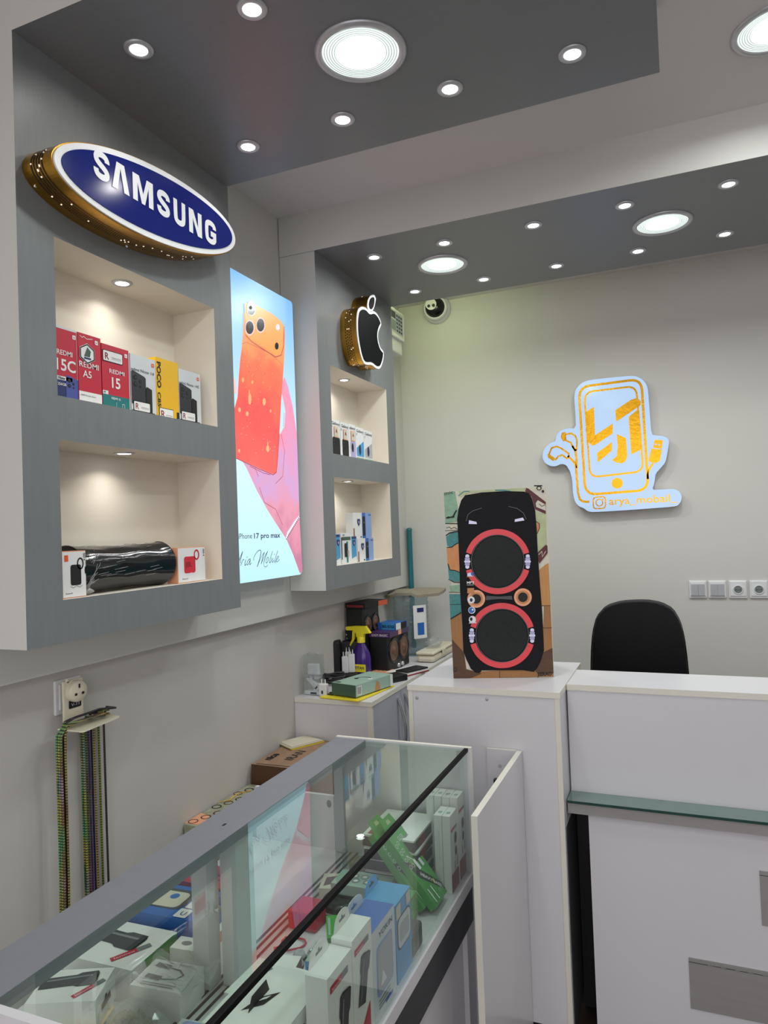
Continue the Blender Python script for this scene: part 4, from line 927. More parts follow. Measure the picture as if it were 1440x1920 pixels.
m = MB(); m.tube([(xm, YC + .27, .09), (xm, YC + .27, .45)], .028, 'black_gloss', 16); m.build('gas_lift', t)
m = MB(); m.box((xm - .04, YC + .0725, .42), (xm + .04, YC + .11, bt + .12), 'black', .01); m.build('back_bracket', t)
for k in range(5):
    an = 2 * PI * k / 5; d_ = Vector((math.cos(an), math.sin(an), 0)); b0 = Vector((xm, YC + .27, .10)); m = MB(); m.tube([b0, b0 + d_ * .26 + Vector((0, 0, -.03))], [.025, .015], 'black_gloss', 10)
    m.lathe([(.001, -.012), (.026, -.012), (.026, .012), (.001, .012)], b0 + d_ * .26 + Vector((0, 0, -.072)), 'black', 16, (-d_.y, d_.x, 0)); m.build('castor_leg', t)

# ------------------------------------------------------------------ the tall speaker carton on the pedestal
P0 = onz(853, 1272, CZ); P1 = onz(1039, 1270, CZ); e = (P1 - P0); Wd = e.length; rz = math.atan2(e.y, e.x); uu = e.normalized(); nn = Vector((uu.y, -uu.x, 0)); Dp = .24
ctr = (P0 + P1) / 2 - nn * Dp / 2; Ht = ony(833, 922, P0.y).z - CZ
c = Carton((ctr.x, ctr.y, CZ + .0005), Wd, Dp, Ht, rz, 'wood_print_dark', {'top': 'print_cream', 'front': 'print_cream', 'left': 'print_teal'})
def Z7(x, y): return (820 + x / 4.8, 890 + y / 4.8)
def P7(pts, k): return [pln(*Z7(*p), P0 + nn * (.0004 + .0006 * k), nn) for p in pts]
def el7(x, y, rx, ry, mm, k, a0=0, a1=360, w=None):
    n_ = 36; full = a1 - a0 >= 360; pts = [(x + rx * math.cos(math.radians(a0 + (a1 - a0) * i / n_)), y - ry * math.sin(math.radians(a0 + (a1 - a0) * i / n_))) for i in range(n_ if full else n_ + 1)]
    if w: c.mb.ribbon(P7(pts, k), w, nn, mm, full)
    else: c.mb.poly(P7(pts, k), mm)
B = c.mb
B.poly(P7([(58, 160), (160, 150), (190, 330), (185, 420), (72, 440)], 1), 'print_green')
B.ribbon(P7([(70, 440), (185, 440)], 2), .003, nn, 'ink_black'); B.ribbon(P7([(70, 505), (190, 500)], 2), .002, nn, 'ink_black'); B.ribbon(P7([(80, 480), (110, 470), (125, 488), (150, 472), (180, 490)], 2), .002, nn, 'ink_black')
B.ribbon(P7([(78, 390), (140, 380), (172, 320)], 3), .005, nn, 'ink_black'); el7(100, 385, 10, 10, 'ink_black', 3); el7(145, 378, 10, 10, 'ink_black', 3)
B.poly(P7([(78, 560), (130, 520), (195, 515), (198, 640), (130, 660), (88, 640)], 1), 'print_teal'); B.ribbon(P7([(76, 550), (110, 525), (150, 515), (190, 510)], 3), .004, nn, 'ink_black')
B.poly(P7([(84, 655), (130, 650), (198, 615), (202, 875), (150, 860), (112, 855), (92, 800)], 2), 'print_orange')
B.poly(P7([(92, 800), (112, 860), (160, 862), (202, 880), (205, 965), (140, 960), (105, 935)], 2), 'print_teal'); B.ribbon(P7([(84, 655), (130, 652), (165, 625), (198, 612)], 3), .003, nn, 'ink_black'); B.ribbon(P7([(95, 800), (115, 858), (160, 862), (202, 880)], 3), .003, nn, 'ink_black')
B.ribbon(P7([(100, 940), (150, 968), (205, 972)], 3), .003, nn, 'ink_black'); B.poly(P7([(110, 1000), (205, 990), (208, 1050), (120, 1055)], 2), 'print_green'); B.ribbon(P7([(105, 1058), (208, 1062)], 3), .002, nn, 'ink_black')
B.poly(P7([(108, 1075), (210, 1075), (216, 1235), (118, 1305)], 1), 'print_teal'); B.ribbon(P7([(118, 1300), (216, 1240)], 3), .004, nn, 'ink_black'); B.ribbon(P7([(112, 1168), (212, 1168)], 3), .0015, nn, 'ink_black')
B.poly(P7([(118, 1305), (216, 1240), (240, 1600), (250, 1760), (330, 1775), (900, 1740), (950, 1500), (960, 1180), (1018, 1180), (1046, 1818), (146, 1838), (130, 1480)], 1), 'wood_print')
B.poly(P7([(1000, 795), (1020, 1180), (930, 1185), (915, 860), (960, 820)], 1), 'wood_print_pale')
B.ribbon(P7([(930, 1180), (1018, 1178)], 3), .0015, nn, 'ink_black'); B.ribbon(P7([(940, 1380), (1030, 1378)], 3), .0015, nn, 'ink_black'); B.ribbon(P7([(560, 1770), (562, 1830)], 3), .0015, nn, 'ink_black')
B.poly(P7([(130, 1480), (240, 1600), (262, 1750), (400, 1790), (300, 1832), (146, 1838)], 2), 'wood_print_dark'); B.poly(P7([(950, 1600), (1036, 1560), (1046, 1790), (900, 1790), (880, 1760)], 2), 'wood_print_dark')
B.poly(P7([(190, 150), (800, 118), (805, 165), (700, 150), (300, 160), (210, 200)], 1), 'print_palegreen'); B.ribbon(P7([(190, 190), (240, 150), (290, 150)], 2), .003, nn, 'print_teal'); B.ribbon(P7([(520, 140), (600, 140), (660, 150)], 2), .004, nn, 'print_teal')
B.poly(P7([(880, 330), (972, 350), (988, 640), (900, 705)], 1), 'print_palegreen'); B.poly(P7([(888, 420), (918, 440), (920, 480), (895, 530)], 2), 'print_orange'); B.ribbon(P7([(888, 420), (918, 440), (920, 480), (898, 530)], 3), .002, nn, 'ink_black')
B.poly(P7([(800, 118), (820, 125), (975, 245), (976, 355), (880, 310), (850, 200), (790, 150)], 2), 'print_maroon'); B.poly(P7([(905, 230), (972, 268), (975, 325), (890, 290), (885, 255)], 3), 'print_cream'); B.ribbon(P7([(915, 262), (940, 285), (970, 270)], 4), .002, nn, 'print_maroon')
B.poly(P7([(975, 630), (990, 640), (993, 705), (920, 800), (905, 770), (903, 700)], 2), 'print_maroon'); B.ribbon(P7([(912, 720), (940, 690), (945, 740), (975, 690)], 3), .002, nn, 'print_cream')
el7(915, 120, 24, 18, 'ink_black', 3); el7(915, 122, 14, 11, 'print_cream', 4); el7(950, 150, 12, 12, 'ink_black', 3); B.ribbon(P7([(870, 100), (945, 100)], 4), .004, nn, 'ink_black')
bd = [(250, 185), (400, 160), (600, 148), (780, 152), (820, 165), (850, 210), (880, 320), (895, 500), (905, 720), (925, 1000), (945, 1250), (960, 1580), (930, 1680), (900, 1740), (868, 1775), (770, 1760), (400, 1762), (380, 1785), (345, 1782), (300, 1745), (260, 1660), (235, 1590), (225, 1350), (205, 1050), (198, 800), (188, 560), (178, 400), (190, 310), (215, 230)]
B.poly(P7(bd, 4), 'print_blackbody')
for (cx_, cy_, rx, ry) in ((542, 782, 292, 292), (582, 1448, 290, 290)):
    el7(cx_ + 2, cy_, 238, 240, 'ink_grey', 5, w=.0012); el7(cx_ + 2, cy_, 226, 228, 'print_grille', 5)
    o_ = 12 if cy_ < 1000 else 12
    el7(cx_, cy_, 270, 268, 'print_red', 6, 16, 164, .0305 / 1.6 + .0); el7(cx_, cy_, 270, 268, 'print_red', 6, 196, 344, .019)
    for s_ in (-1, 1):
        for j in range(-2, 3): el7(cx_ + s_ * 272, cy_ + j * 24, 28 - abs(j) * 5, 17, 'print_glowwhite' if j % 2 == 0 else 'box_lilac', 6)
for cx_, cy_ in ((350, 1118), (770, 1103)): el7(cx_, cy_, 80, 80, 'box_peach', 7); el7(cx_, cy_, 60, 60, 'print_orange', 8); el7(cx_, cy_, 43, 43, 'ink_black', 9)
B.poly(P7([(440, 1090), (560, 1098), (670, 1090), (676, 1125), (560, 1118), (436, 1130)], 6), 'metal_phone')
B.poly(P7([(285, 410), (352, 425), (356, 445), (282, 443)], 6), 'print_glowwhite'); B.poly(P7([(698, 402), (770, 386), (784, 412), (696, 425)], 6), 'print_glowwhite')
B.ribbon(P7([(258, 420), (275, 360), (320, 325), (400, 300)], 6), .0012, nn, 'ink_grey'); B.ribbon(P7([(640, 285), (720, 305), (775, 345), (800, 400)], 6), .0012, nn, 'ink_grey')
B.poly(P7([(270, 890), (300, 880), (325, 885), (325, 915), (270, 915)], 9), 'print_glowwhite'); B.poly(P7([(300, 880), (325, 880), (325, 915), (305, 905)], 10), 'box_blue'); B.ribbon(P7([(265, 920), (325, 918)], 9), .002, nn, 'print_orange')
q0, q1 = P7([(264, 982), (328, 981)], 9); B.text('MP3', q0, q1 - q0, (0, 0, 1), .0085, 'print_white', bold=.02, fit=(q1 - q0).length); B.ribbon(P7([(266, 993), (328, 992)], 9), .0012, nn, 'print_white')
B.poly(P7([(270, 1022), (330, 1020), (332, 1066), (270, 1068)], 10), 'print_orange')
el7(305, 1128, 32, 32, 'print_white', 10); el7(305, 1128, 13, 16, 'ink_dark', 11); el7(310, 1220, 32, 32, 'print_white', 10); el7(308, 1220, 26, 26, 'box_blue', 11); el7(318, 1215, 9, 9, 'print_white', 12)
el7(315, 1305, 32, 34, 'print_white', 10); el7(305, 1300, 12, 16, 'ink_black', 11); B.ribbon(P7([(285, 1336), (350, 1332)], 10), .0028, nn, 'print_white')
el7(160, 1755, 16, 16, 'ink_black', 3, w=.002); q0, q1 = P7([(905, 1812), (1035, 1806)], 4); B.text('JIERAO', q0, q1 - q0, (0, 0, 1), .012, 'ink_black', bold=.03, fit=(q1 - q0).length)
q0, q1 = P7([(62, 185), (140, 170)], 4); B.text('mic', q0, q1 - q0, (0, 0, 1), .012, 'ink_black', fit=(q1 - q0).length)
c.done('speaker_carton', 'tall printed carton picturing a black twin-woofer speaker with red rings', 'carton')

# ------------------------------------------------------------------ wall socket, travel adapter and hanging cords
sp = onx(125, 1300, XL)
t = thing('wall_socket', 'white wall socket partly behind the beige adapter on the left wall', 'power outlet', (XL, sp.y, sp.z - .06))
ya_, yb_ = onx(99, 1300, XL).y, onx(99, 1300, XL).y + .092
m = MB(); m.box((XL, ya_, sp.z - .052), (XL + .009, yb_, sp.z + .044), 'white_plastic', .003); m.build('frame', t)
m = MB(); m.box((XL + .0085, ya_ + .012, sp.z - .040), (XL + .013, yb_ - .012, sp.z + .032), 'white_plastic', .002); m.build('insert', t)
XQ = XL + .035
def q(px, py, X=XQ): return onx(px, py, X)
t = thing('phone_holder_adapter', 'beige plug adapter with fold-out phone shelf, tagged V-11, on the left wall', 'plug adapter', (XQ, q(137, 1300).y, q(137, 1360).z))
y0, y1 = q(118, 1290).y, q(156, 1285).y; zt, zb = q(137, 1274).z, q(137, 1352).z
m = MB(); m.box((XQ - .006, y0, zb), (XQ, y1, zt), 'cream_plastic', .003); m.lathe([(.006, -.003), (.006, .003), (.001, .003)], (XQ - .003, y0 + .018, zt), 'cream_plastic', 14, (1, 0, 0)); m.build('back_plate', t)
m = MB(); cyy = (y0 + y1) / 2 + .004; zc = q(141, 1297, XQ + .012).z
m.lathe([(.030, 0), (.030, .014), (.027, .019), (.001, .019)], (XQ - .001, cyy, zc), 'cream_plastic', 36, (1, 0, 0), sy=1.05)
f = Frame((XQ + .018, cyy, zc), (0, 1, 0), (0, 0, 1)); f.rrect(m, -.003, .009, .003, .021, .002, 'black', 2); f.rrect(m, -.017, -.010, -.008, -.003, .002, 'black', 2); f.rrect(m, .008, -.010, .017, -.003, .002, 'black', 2); m.build('socket_face', t)
m = MB(); m.tube([(XL + .013, cyy, zc), (XQ - .006, cyy, zc)], .02, 'cream_plastic', 20); m.build('plug', t)
m = MB(); zl = q(137, 1320).z; f = Frame((XQ, cyy, zl), (0, 1, 0), (0, 0, 1)); f.rrect(m, -.022, -.011, .022, .011, .003, 'black', 2); f.text(m, 'V-11', -.014, -.005, .009, 'print_white', 3, fit=.028); m.build('tag', t)
zsh = onx(185, 1350, XQ + .05).z - .008
m = MB(); zsh = 1.085; pts = [(XQ + .0, 1.440), (XQ + .083, 1.440), (XQ + .091, 1.448), (XQ + .074, 1.592), (XQ + .066, 1.600), (XQ + .0, 1.600)]
m.prism([Vector((x, y, zsh)) for x, y in pts], (0, 0, .004), 'cream_plastic'); m.build('shelf', t)
cols = [((74, 150, 82), (110, 190, 120), (190, 180, 60), (60, 120, 70)), ((90, 180, 110), (200, 190, 70), (120, 170, 190)), ((210, 170, 190), (150, 110, 80), (120, 190, 120)), ((130, 60, 140), (60, 40, 90), (180, 120, 170)),
        ((70, 50, 60), (50, 60, 110), (40, 40, 50)), ((150, 90, 60), (200, 180, 90), (120, 60, 60)), ((100, 190, 120), (160, 170, 60), (110, 140, 60)), ((90, 50, 80), (60, 60, 60), (60, 50, 60))]
names = ['green', 'green and yellow', 'pink and brown', 'purple', 'dark navy', 'brown and gold', 'thin green and olive', 'thin dark purple']
for i, cc in enumerate(cols):
    cord_mat('cord_%d' % i, cc, i * 3.7)
    m = MB(); r_ = .0032
    k = i / 7
    pxl = [108, 112, 116, 121, 125, 129, 114, 126][i]; pxr = [154, 158, 163, 168, 173, 178, 187, 197][i]
    XL_ = XQ + .016 + .0075 * (i % 3); yl = min(1.436, onx(pxl, 1450, XL_).y); XR_ = XL + .0085 + .0075 * (i % 2); yr = onx(pxr, 1450, XR_).y
    zr = zsh + .009 + .0035 * (i % 4); xm_ = XL_ + .012 + .006 * (i % 3)
    pts = [(XL_, yl - .006, .35), (XL_ + .002, yl - .001, .7), (XL_, yl, zsh - .06), (XL_, yl + .001, zsh - .010), (XL_ + .003, max(yl + .012, 1.444), zr + .002), (xm_, 1.462, zr + .004 + .0012 * i), (xm_ + .004, (1.47 + yr) / 2, zr + .006 + .0012 * i),
           (xm_, yr - .014, zr + .002), (XQ - .004, yr - .002, zr - .001), (XR_, yr, zsh - .012), (XR_, yr, zsh - .05), (XR_, yr + .001, .75), (XR_, yr + .004, .35)]
    sm = [Vector(p) for p in pts]; S = [sm[0]]
    for a_ in range(1, len(sm) - 1): S += [sm[a_].lerp(sm[a_ - 1], .25), sm[a_], sm[a_].lerp(sm[a_ + 1], .25)]
    S.append(sm[-1]); m.tube(S, r_, 'cord_%d' % i, 8)
    tag(m.build('beaded_cord'), '%s beaded cord hanging over the beige adapter shelf' % names[i], 'cord', 'beaded cords on the adapter shelf')

# ------------------------------------------------------------------ low cabinet along the left wall
LX1, LY0, LZ = -1.248, 2.768, .865
t = thing('low_cabinet', 'low white and grey cabinet along the left wall, crowded with small goods', 'cabinet', (-1.43, 3.4, 0))
m = MB(); m.box((XL + .001, LY0 - .003, LZ - .02), (LX1 + .003, YB - .002, LZ), 'white_laminate', mats={'front': 'edge_banding', 'right': 'edge_banding'}); m.build('top', t)
m = MB(); m.box((XL + .001, LY0, .05), (LX1 - .020, LY0 + .016, LZ - .0205), 'white_laminate'); m.build('end_panel', t)
m = MB(); m.box((LX1 - .0195, LY0 - .001, .05), (LX1, LY0 + .016, LZ - .0205), 'edge_banding'); m.build('corner_strip', t)
m = MB(); m.box((XL + .02, LY0 + .03, 0), (LX1 - .03, YB - .02, .05), 'black'); m.build('plinth', t)
m = MB(); m.box((XL + .002, LY0 + .02, .052), (LX1 - .022, YB - .003, LZ - .022), 'panel_dark'); m.build('carcass', t)
mat('door_grey', (176, 178, 190), 0.3, vary=.01)
for i, (a, b) in enumerate(((LY0 + .018, 3.105), (3.109, 3.43), (3.434, 3.78), (3.784, YB - .006))):
    d = MB(); d.box((LX1 - .018, a, .06), (LX1, b, LZ - .0225), 'door_grey'); d_ = d.build('door', t)
    hy = (b - .042) if i % 2 == 0 else (a + .045)
    m = MB(); pts = [Vector((LX1 + .002 + .034 * math.sin(PI * k / 12), hy, LZ - .048 - .30 * k / 12)) for k in range(13)]
    m.tube(pts, .0085, 'chrome', 10); m.build('handle', d_)
# ------------------------------------------------------------------ goods on the low cabinet
Z = LZ + .0008
# clear pack of chargers
g = onz(584, 1303, Z)
t = thing('charger_pack', 'tall clear plastic pack of white chargers at the near left corner of the low cabinet', 'charger pack', (g.x + .005, g.y + .02, Z))
gx, gy = g.x + .005, g.y + .02
m = MB(); m.box((gx - .042, gy - .022, Z), (gx + .042, gy + .022, Z + .178), 'clear_plastic'); m.tube([(gx - .03, gy, Z + .178), (gx - .02, gy, Z + .188), (gx + .02, gy, Z + .188), (gx + .03, gy, Z + .178)], .002, 'grey_plastic', 6); m.build('blister', t)
m = MB()
for (a, b, w, h, rr) in ((-.0, .125, .052, .024, 0), (-.012, .095, .03, .05, .2), (.016, .095, .028, .05, -.15)):
    m.M = Matrix.Translation((gx + a, gy, Z + b)) @ Matrix.Rotation(rr, 4, 'Y'); m.box((-w / 2, -.012, -h / 2), (w / 2, .012, h / 2), 'white_plastic', .004)
m.M = Matrix.Translation((gx - .004, gy, Z + .052)) @ Matrix.Rotation(.8, 4, 'Y'); m.box((-.036, -.012, -.012), (.036, .012, .012), 'white_plastic', .004)
m.M = Matrix.Translation((gx + .018, gy, Z + .03)) @ Matrix.Rotation(-.9, 4, 'Y'); m.box((-.022, -.012, -.01), (.022, .012, .01), 'white_plastic', .004)
m.M = Matrix(); m.box((gx - .040, gy - .018, Z + .001), (gx + .040, gy + .018, Z + .018), 'print_white'); m.box((gx - .040, gy - .02, Z + .088), (gx + .04, gy + .02, Z + .092), 'grey_plastic'); m.box((gx - .01, gy - .019, Z + .004), (gx + .02, gy - .0182, Z + .012), 'ink_dark'); m.build('chargers', t)
def plug_adapter(x, y, z, lb, s_=1.0, nm='usb_charger'):
    m = MB(); m.box((x - .019 * s_, y - .014, z), (x + .019 * s_, y + .014, z + .055 * s_), 'white_plastic', .005)
    for dx in (-.009, .009): m.lathe([(.0028, 0), (.0026, .018), (.001, .02)], (x + dx * s_, y, z + .055 * s_), 'white_plastic', 8)
    m.box((x - .005, y - .0148, z + .012), (x + .004, y - .0142, z + .026), 'ink_dark'); return tag(m.build(nm), lb, 'charger')
g = onz(605, 1306, Z); plug_adapter(g.x, g.y + .012, Z, 'small white wall charger standing beside the clear charger pack')
# black open case with white chargers
g = onz(645, 1272, Z); bx, by = g.x - .0, g.y + .05
t = thing('speaker_case', 'open black case holding white plugs, behind the green headset box', 'case', (bx, by, Z))
M_ = Matrix.Translation((bx, by, Z)) @ Matrix.Rotation(.35, 4, 'Z')
m = MB(M_); m.box((-.095, -.04, 0), (-.035, .09, .185), 'black', .014); m.box((-.09, -.05, 0), (.050, .09, .02), 'black', .006); m.box((-.09, .045, 0), (.060, .095, .170), 'black', .012); m.build('shell', t)
g2 = M_ @ Vector((-.01, -.02, .021))
for i, (dx, dy, z_) in enumerate(((0, 0, .02), (.032, .012, .028), (.012, .040, .034))):
    m = MB(M_); m.box((-.028 + dx, -.03 + dy, .021), (.004 + dx, -.006 + dy, .085 + z_), 'white_plastic', .004)
    for q_ in (-.02, -.006): m.lathe([(.003, 0), (.002, .022)], (q_ + dx, -.018 + dy, .085 + z_), 'white_plastic', 8)
    tag(m.build('usb_charger'), ['white wall charger in the black case, leftmost of three', 'white wall charger in the black case, right one of three', 'white wall charger in the black case, hindmost of three'][i], 'charger', 'white chargers in the black case')
c = Carton((bx - .035, by + .135, Z), .05, .09, .235, .35, 'grey_plastic', tilt=Matrix.Rotation(-.12, 4, 'Y')); f = c.face('front'); f.rrect(c.mb, -.018, .0, .016, .105, .005, 'ink_black'); 
for k in range(4): f.disc(c.mb, -.002, .02 + k * .02, .004, 'grey_plastic', 2)
c.done('remote_box', 'small grey and black remote control pack behind the black case', 'box')
# cable clump
g = onz(622, 1287, Z); m = MB(); r2 = random.Random(5)
for k in range(6):
    pts = [Vector((g.x - .01 + .045 * math.cos(a * .7 + k) + r2.uniform(-.006, .006), g.y + .045 + .035 * math.sin(a * .7 + k * 1.3), Z + .006 + .008 * k + .01 * abs(math.sin(a + k)))) for a in range(11)]
    m.tube(pts, .0035, 'panel_dark' if k % 2 else 'black', 7)
tag(m.build('cable_coil'), 'tangle of black cable behind the green headset box', 'cable')
# spray bottle
g = onz(674, 1262, Z); sx, sy_ = g.x + .032, g.y - .035
t = thing('spray_bottle', 'purple cleaner spray bottle with a yellow trigger head', 'spray bottle', (sx, sy_, Z))
m = MB(); m.lathe([(.001, 0), (.046, 0), (.05, .01), (.05, .085), (.044, .115), (.028, .145), (.020, .158), (.018, .165)], (sx, sy_, Z), 'spray_purple', 28, sy=.62)
m.box((sx - .034, sy_ - .0325, Z + .02), (sx + .034, sy_ - .0305, Z + .058), 'spray_yellow'); m.text('TITAN', (sx - .026, sy_ - .0332, Z + .034), (1, 0, 0), (0, 0, 1), .014, 'ink_dark', bold=.03, fit=.052); m.build('bottle', t)
m = MB(); m.lathe([(.021, 0), (.021, .028), (.018, .030)], (sx, sy_, Z + .164), 'spray_yellow', 20)
prof = [(-.075, .045), (-.078, .062), (-.03, .066), (.03, .066), (.055, .032), (.028, .030), (.02, .030), (.018, .012), (-.02, .012), (-.022, .03), (-.04, .045)]
m.prism([Vector((sx + a, sy_ + .013, Z + .18 + b)) for a, b in prof], (0, -.026, 0), 'spray_yellow'); m.build('trigger_head', t)
m = MB(); m.prism([Vector((sx + a, sy_ + .006, Z + .18 + b)) for a, b in ((-.045, .04), (-.030, .04), (-.034, .0), (-.058, -.036), (-.066, -.034), (-.048, .0))], (0, -.012, 0), 'spray_yellow'); m.build('trigger', t)
# front speaker with two cones
A_ = onz(692, 1258, Z); B_ = onz(729, 1262, Z); C_ = onz(768, 1243, Z)
def speaker(c0, rz, w, d, h, z, lb, grp, dh=.58):
    t = thing('desktop_speaker', lb, 'speaker', (c0.x, c0.y, z), grp); M2 = Matrix.Translation((c0.x, c0.y, z)) @ Matrix.Rotation(rz, 4, 'Z')
    m = MB(M2); m.box((-w / 2, -d / 2, 0), (w / 2, d / 2, h), 'black', .006); m.build('cabinet', t)
    for s_ in (-1, 1):
        m = MB(M2); cy_ = s_ * d * .235; ax2 = (1, 0, 0); r = min(d * .22, h * .36)
        m.lathe([(r * 1.08, 0), (r * 1.08, .004), (r * .95, .006), (r * .88, .002)], (w / 2, cy_, h * dh), 'black_gloss', 36, ax2)
        m.lathe([(r * .88, .0022), (r * .35, .0008), (r * .33, .004), (.001, .009)], (w / 2, cy_, h * dh), 'speaker_cone', 36, ax2); m.build('driver', t)
        m = MB(M2); m.lathe([(.011, 0), (.011, .012), (.009, .014), (.001, .014)], (w / 2, s_ * d * .09, h * .12), 'chrome', 20, ax2); m.build('knob', t)
    return t
s0 = Vector(((A_.x + C_.x) / 2 - .0, (B_.y + C_.y) / 2, 0)); 
fc = (B_ + C_) / 2; ff = (C_ - B_); frz = math.atan2(ff.y, ff.x) - PI / 2; ndir = Vector((math.cos(frz), math.sin(frz), 0))
speaker(fc - ndir * .052, frz, .104, ff.length, .178, Z, 'black two-driver desktop speaker under the purple box', 'black desktop speakers')
zt = Z + .1785; sc = fc - ndir * .052
c = Carton((sc.x + .006, sc.y - .012, zt), .118, .25, .026, frz, 'box_purple', {'front': 'box_purple'}); f = c.face('front'); f.text(c.mb, 'EASY-BASIC', -.045, -.007, .012, 'print_white', 1, fit=.09); f = c.face('right'); f.rect(c.mb, -.02, -.012, .02, .012, 'box_peach')
c.done('gadget_box', 'flat purple box lying on the front black speaker', 'box')
c = Carton((sc.x + .012, sc.y + .02, zt + .0265), .112, .12, .034, frz - .12, 'box_blue', {'left': 'box_navy'}); f = c.face('front'); f.rect(c.mb, -.03, -.017, .05, .017, 'box_skyblue'); f.text(c.mb, 'BIG EDGE', -.028, -.007, .014, 'ink_black', 2, bold=.03, fit=.075)
f = c.face('right'); f.rect(c.mb, -.06, -.017, -.01, .017, 'print_white'); f.rect(c.mb, -.01, -.017, .05, .017, 'ink_black')
c.done('gadget_box', 'small blue box on top of the purple box', 'box')
# rear speaker on a shelf-high carton
bk = ony(712, 1190, 3.72); 
t0 = Vector((-1.50, 3.66, 0)); zb2 = onz(1, 1, .9).z
speaker(Vector((-1.562, 3.395, 0)), 0, .098, .20, .332, Z, 'taller black two-driver desktop speaker against the wall, under the orange-ended box', 'black desktop speakers', .74)
c = Carton((-1.545, 3.41, Z + .3325), .12, .23, .026, -.12, 'ink_black'); f = c.face('right'); f.rect(c.mb, .02, -.013, .115, .013, 'box_orange'); f = c.face('front'); f.rect(c.mb, -.05, -.007, .05, .004, 'box_maroon')
c.done('gadget_box', 'flat black box with an orange end lying on the taller speaker', 'box')
# headset box on a yellow tray
c0, rz, w, d = quad([(634, 1282), (680, 1288), (723, 1263), (680, 1258)], Z + .062)
m = MB(); m.M = Matrix.Translation((c0.x - .012, c0.y - .01, Z)) @ Matrix.Rotation(rz + .12, 4, 'Z'); m.box((-w / 2 - .045, -d / 2 - .02, 0), (w / 2 + .02, d / 2 + .03, .007), 'tray_yellow', .002)
for k in range(4): m.box((-w / 2 - .040, -d / 2 + .02 + k * .03, .0072), (-w / 2 - .004, -d / 2 + .032 + k * .03, .011), 'black')
tag(m.build('cable_tray'), 'flat yellow tray under the dark green headset box', 'tray')
c = Carton((c0.x, c0.y, Z + .0118), w, d, .052, rz, 'box_darkgreen', {'top': 'box_mint', 'right': 'box_mint'}); f = c.face('top')
f.ring(c.mb, .01, -.01, .035, .006, 'ink_black', 1, 20, 200); f.disc(c.mb, .045, .0, .012, 'print_white', 2); f.disc(c.mb, -.02, -.02, .010, 'ink_black', 2); f.rect(c.mb, -w / 2 + .008, -d / 2 + .01, -w / 2 + .035, -d / 2 + .03, 'box_darkgreen', 1)
f = c.face('right'); f.rect(c.mb, -d / 2 + .01, -.02, -d / 2 + .04, .02, 'print_white'); 
for k in range(5): f.rect(c.mb, -d / 2 + .013 + k * .005, -.016, -d / 2 + .015 + k * .005, .016, 'ink_black', 2)
f.poly(c.mb, [(.0, -.024), (.04, -.024), (.03, .01), (.015, .02)], 'wood_print_pale', 2); f.rect(c.mb, d / 2 - .02, -.026, d / 2, .026, 'print_white', 2)
c.done('headset_box', 'dark green headset box with a mint top, near the front of the low cabinet', 'box')
# wallet, patterned card, tablet leaflet
g = onz(738, 1276, Z); c = Carton((g.x, g.y, Z), .085, .11, .03, -.5, 'black', bev=.004); c.done('wallet', 'small black wallet-like pack in front of the front speaker', 'wallet')
g = onz(722, 1266, Z); c = Carton((g.x - .02, g.y + .05, Z), .12, .09, .012, -.1, 'box_peach'); f = c.face('top')
for k in range(5): f.poly(c.mb, [(-.055 + k * .022, -.02), (-.044 + k * .022, .0), (-.055 + k * .022, .02), (-.06 + k * .022, 0)], 'card_brown')
c.done('patterned_card', 'small peach and brown patterned packet beside the spray bottle', 'packet')
c0, rz, w, d = quad([(742, 1262), (772, 1267), (793, 1252), (765, 1248)], Z + .012)
m = MB(); m.M = Matrix.Translation((c0.x, c0.y, Z)) @ Matrix.Rotation(rz, 4, 'Z'); m.box((-w / 2 - .02, -d / 2 - .005, 0), (w / 2, d / 2, .006), 'box_maroon'); m.box((-w / 2 - .022, -d / 2 - .01, .0062), (w / 2 - .002, d / 2 - .002, .014), 'print_white'); m.box((-w / 2 + .02, -d / 2 + .02, .0142), (w / 2 - .004, d / 2 - .002, .022), 'black', .002)
tag(m.build('tablet'), 'dark tablet lying on white paper in front of the cream case', 'tablet')
# cream toolbox like case, crumpled film, water bottle
t = thing('cream_case', 'cream plastic case at the back of the low cabinet beside the water bottle', 'case', (-1.315, 3.83, Z))
m = MB(); m.box((-1.366, 3.64, Z), (-1.262, 4.02, Z + .040), 'cream_plastic', .018); m.build('body', t)
m = MB(); m.box((-1.368, 3.638, Z + .0405), (-1.260, 4.022, Z + .058), 'cream_plastic', .009); m.build('lid', t)
for k in (1,):
    m = MB(); m.box((-1.2605, 3.78, Z + .02), (-1.255, 3.84, Z + .052), 'cream_plastic', .002); m.build('latch', t)
# nothing may stand inside the rear carton: it ends at y 3.90 and x -1.42
zb = Z; wx, wy = -1.484, 3.90
t = thing('water_bottle', 'large ribbed clear water bottle with a blue label and a bag on top', 'bottle', (wx, wy, zb))
m = MB(); prof = [(.001, .0), (.095, .0), (.105, .012), (.107, .05), (.098, .07)]
for k in range(9): zq = .08 + k * .026; prof += [(.104, zq), (.104, zq + .014), (.096, zq + .02)]
prof += [(.104, .325), (.100, .335), (.07, .345), (.03, .352)]
m.lathe(prof, (wx, wy, zb), 'bottle_plastic', 40); m.build('body', t)
m = MB(); vs = []
for k in range(9):
    an = math.radians(-62 + k * 6); vs.append((wx + .1075 * math.cos(an), wy + .1075 * math.sin(an)))
m.add([(x, y, zb + .10) for x, y in vs] + [(x, y, zb + .29) for x, y in vs], [[k, k + 1, 9 + k + 1, 9 + k] for k in range(8)], 'print_white'); 
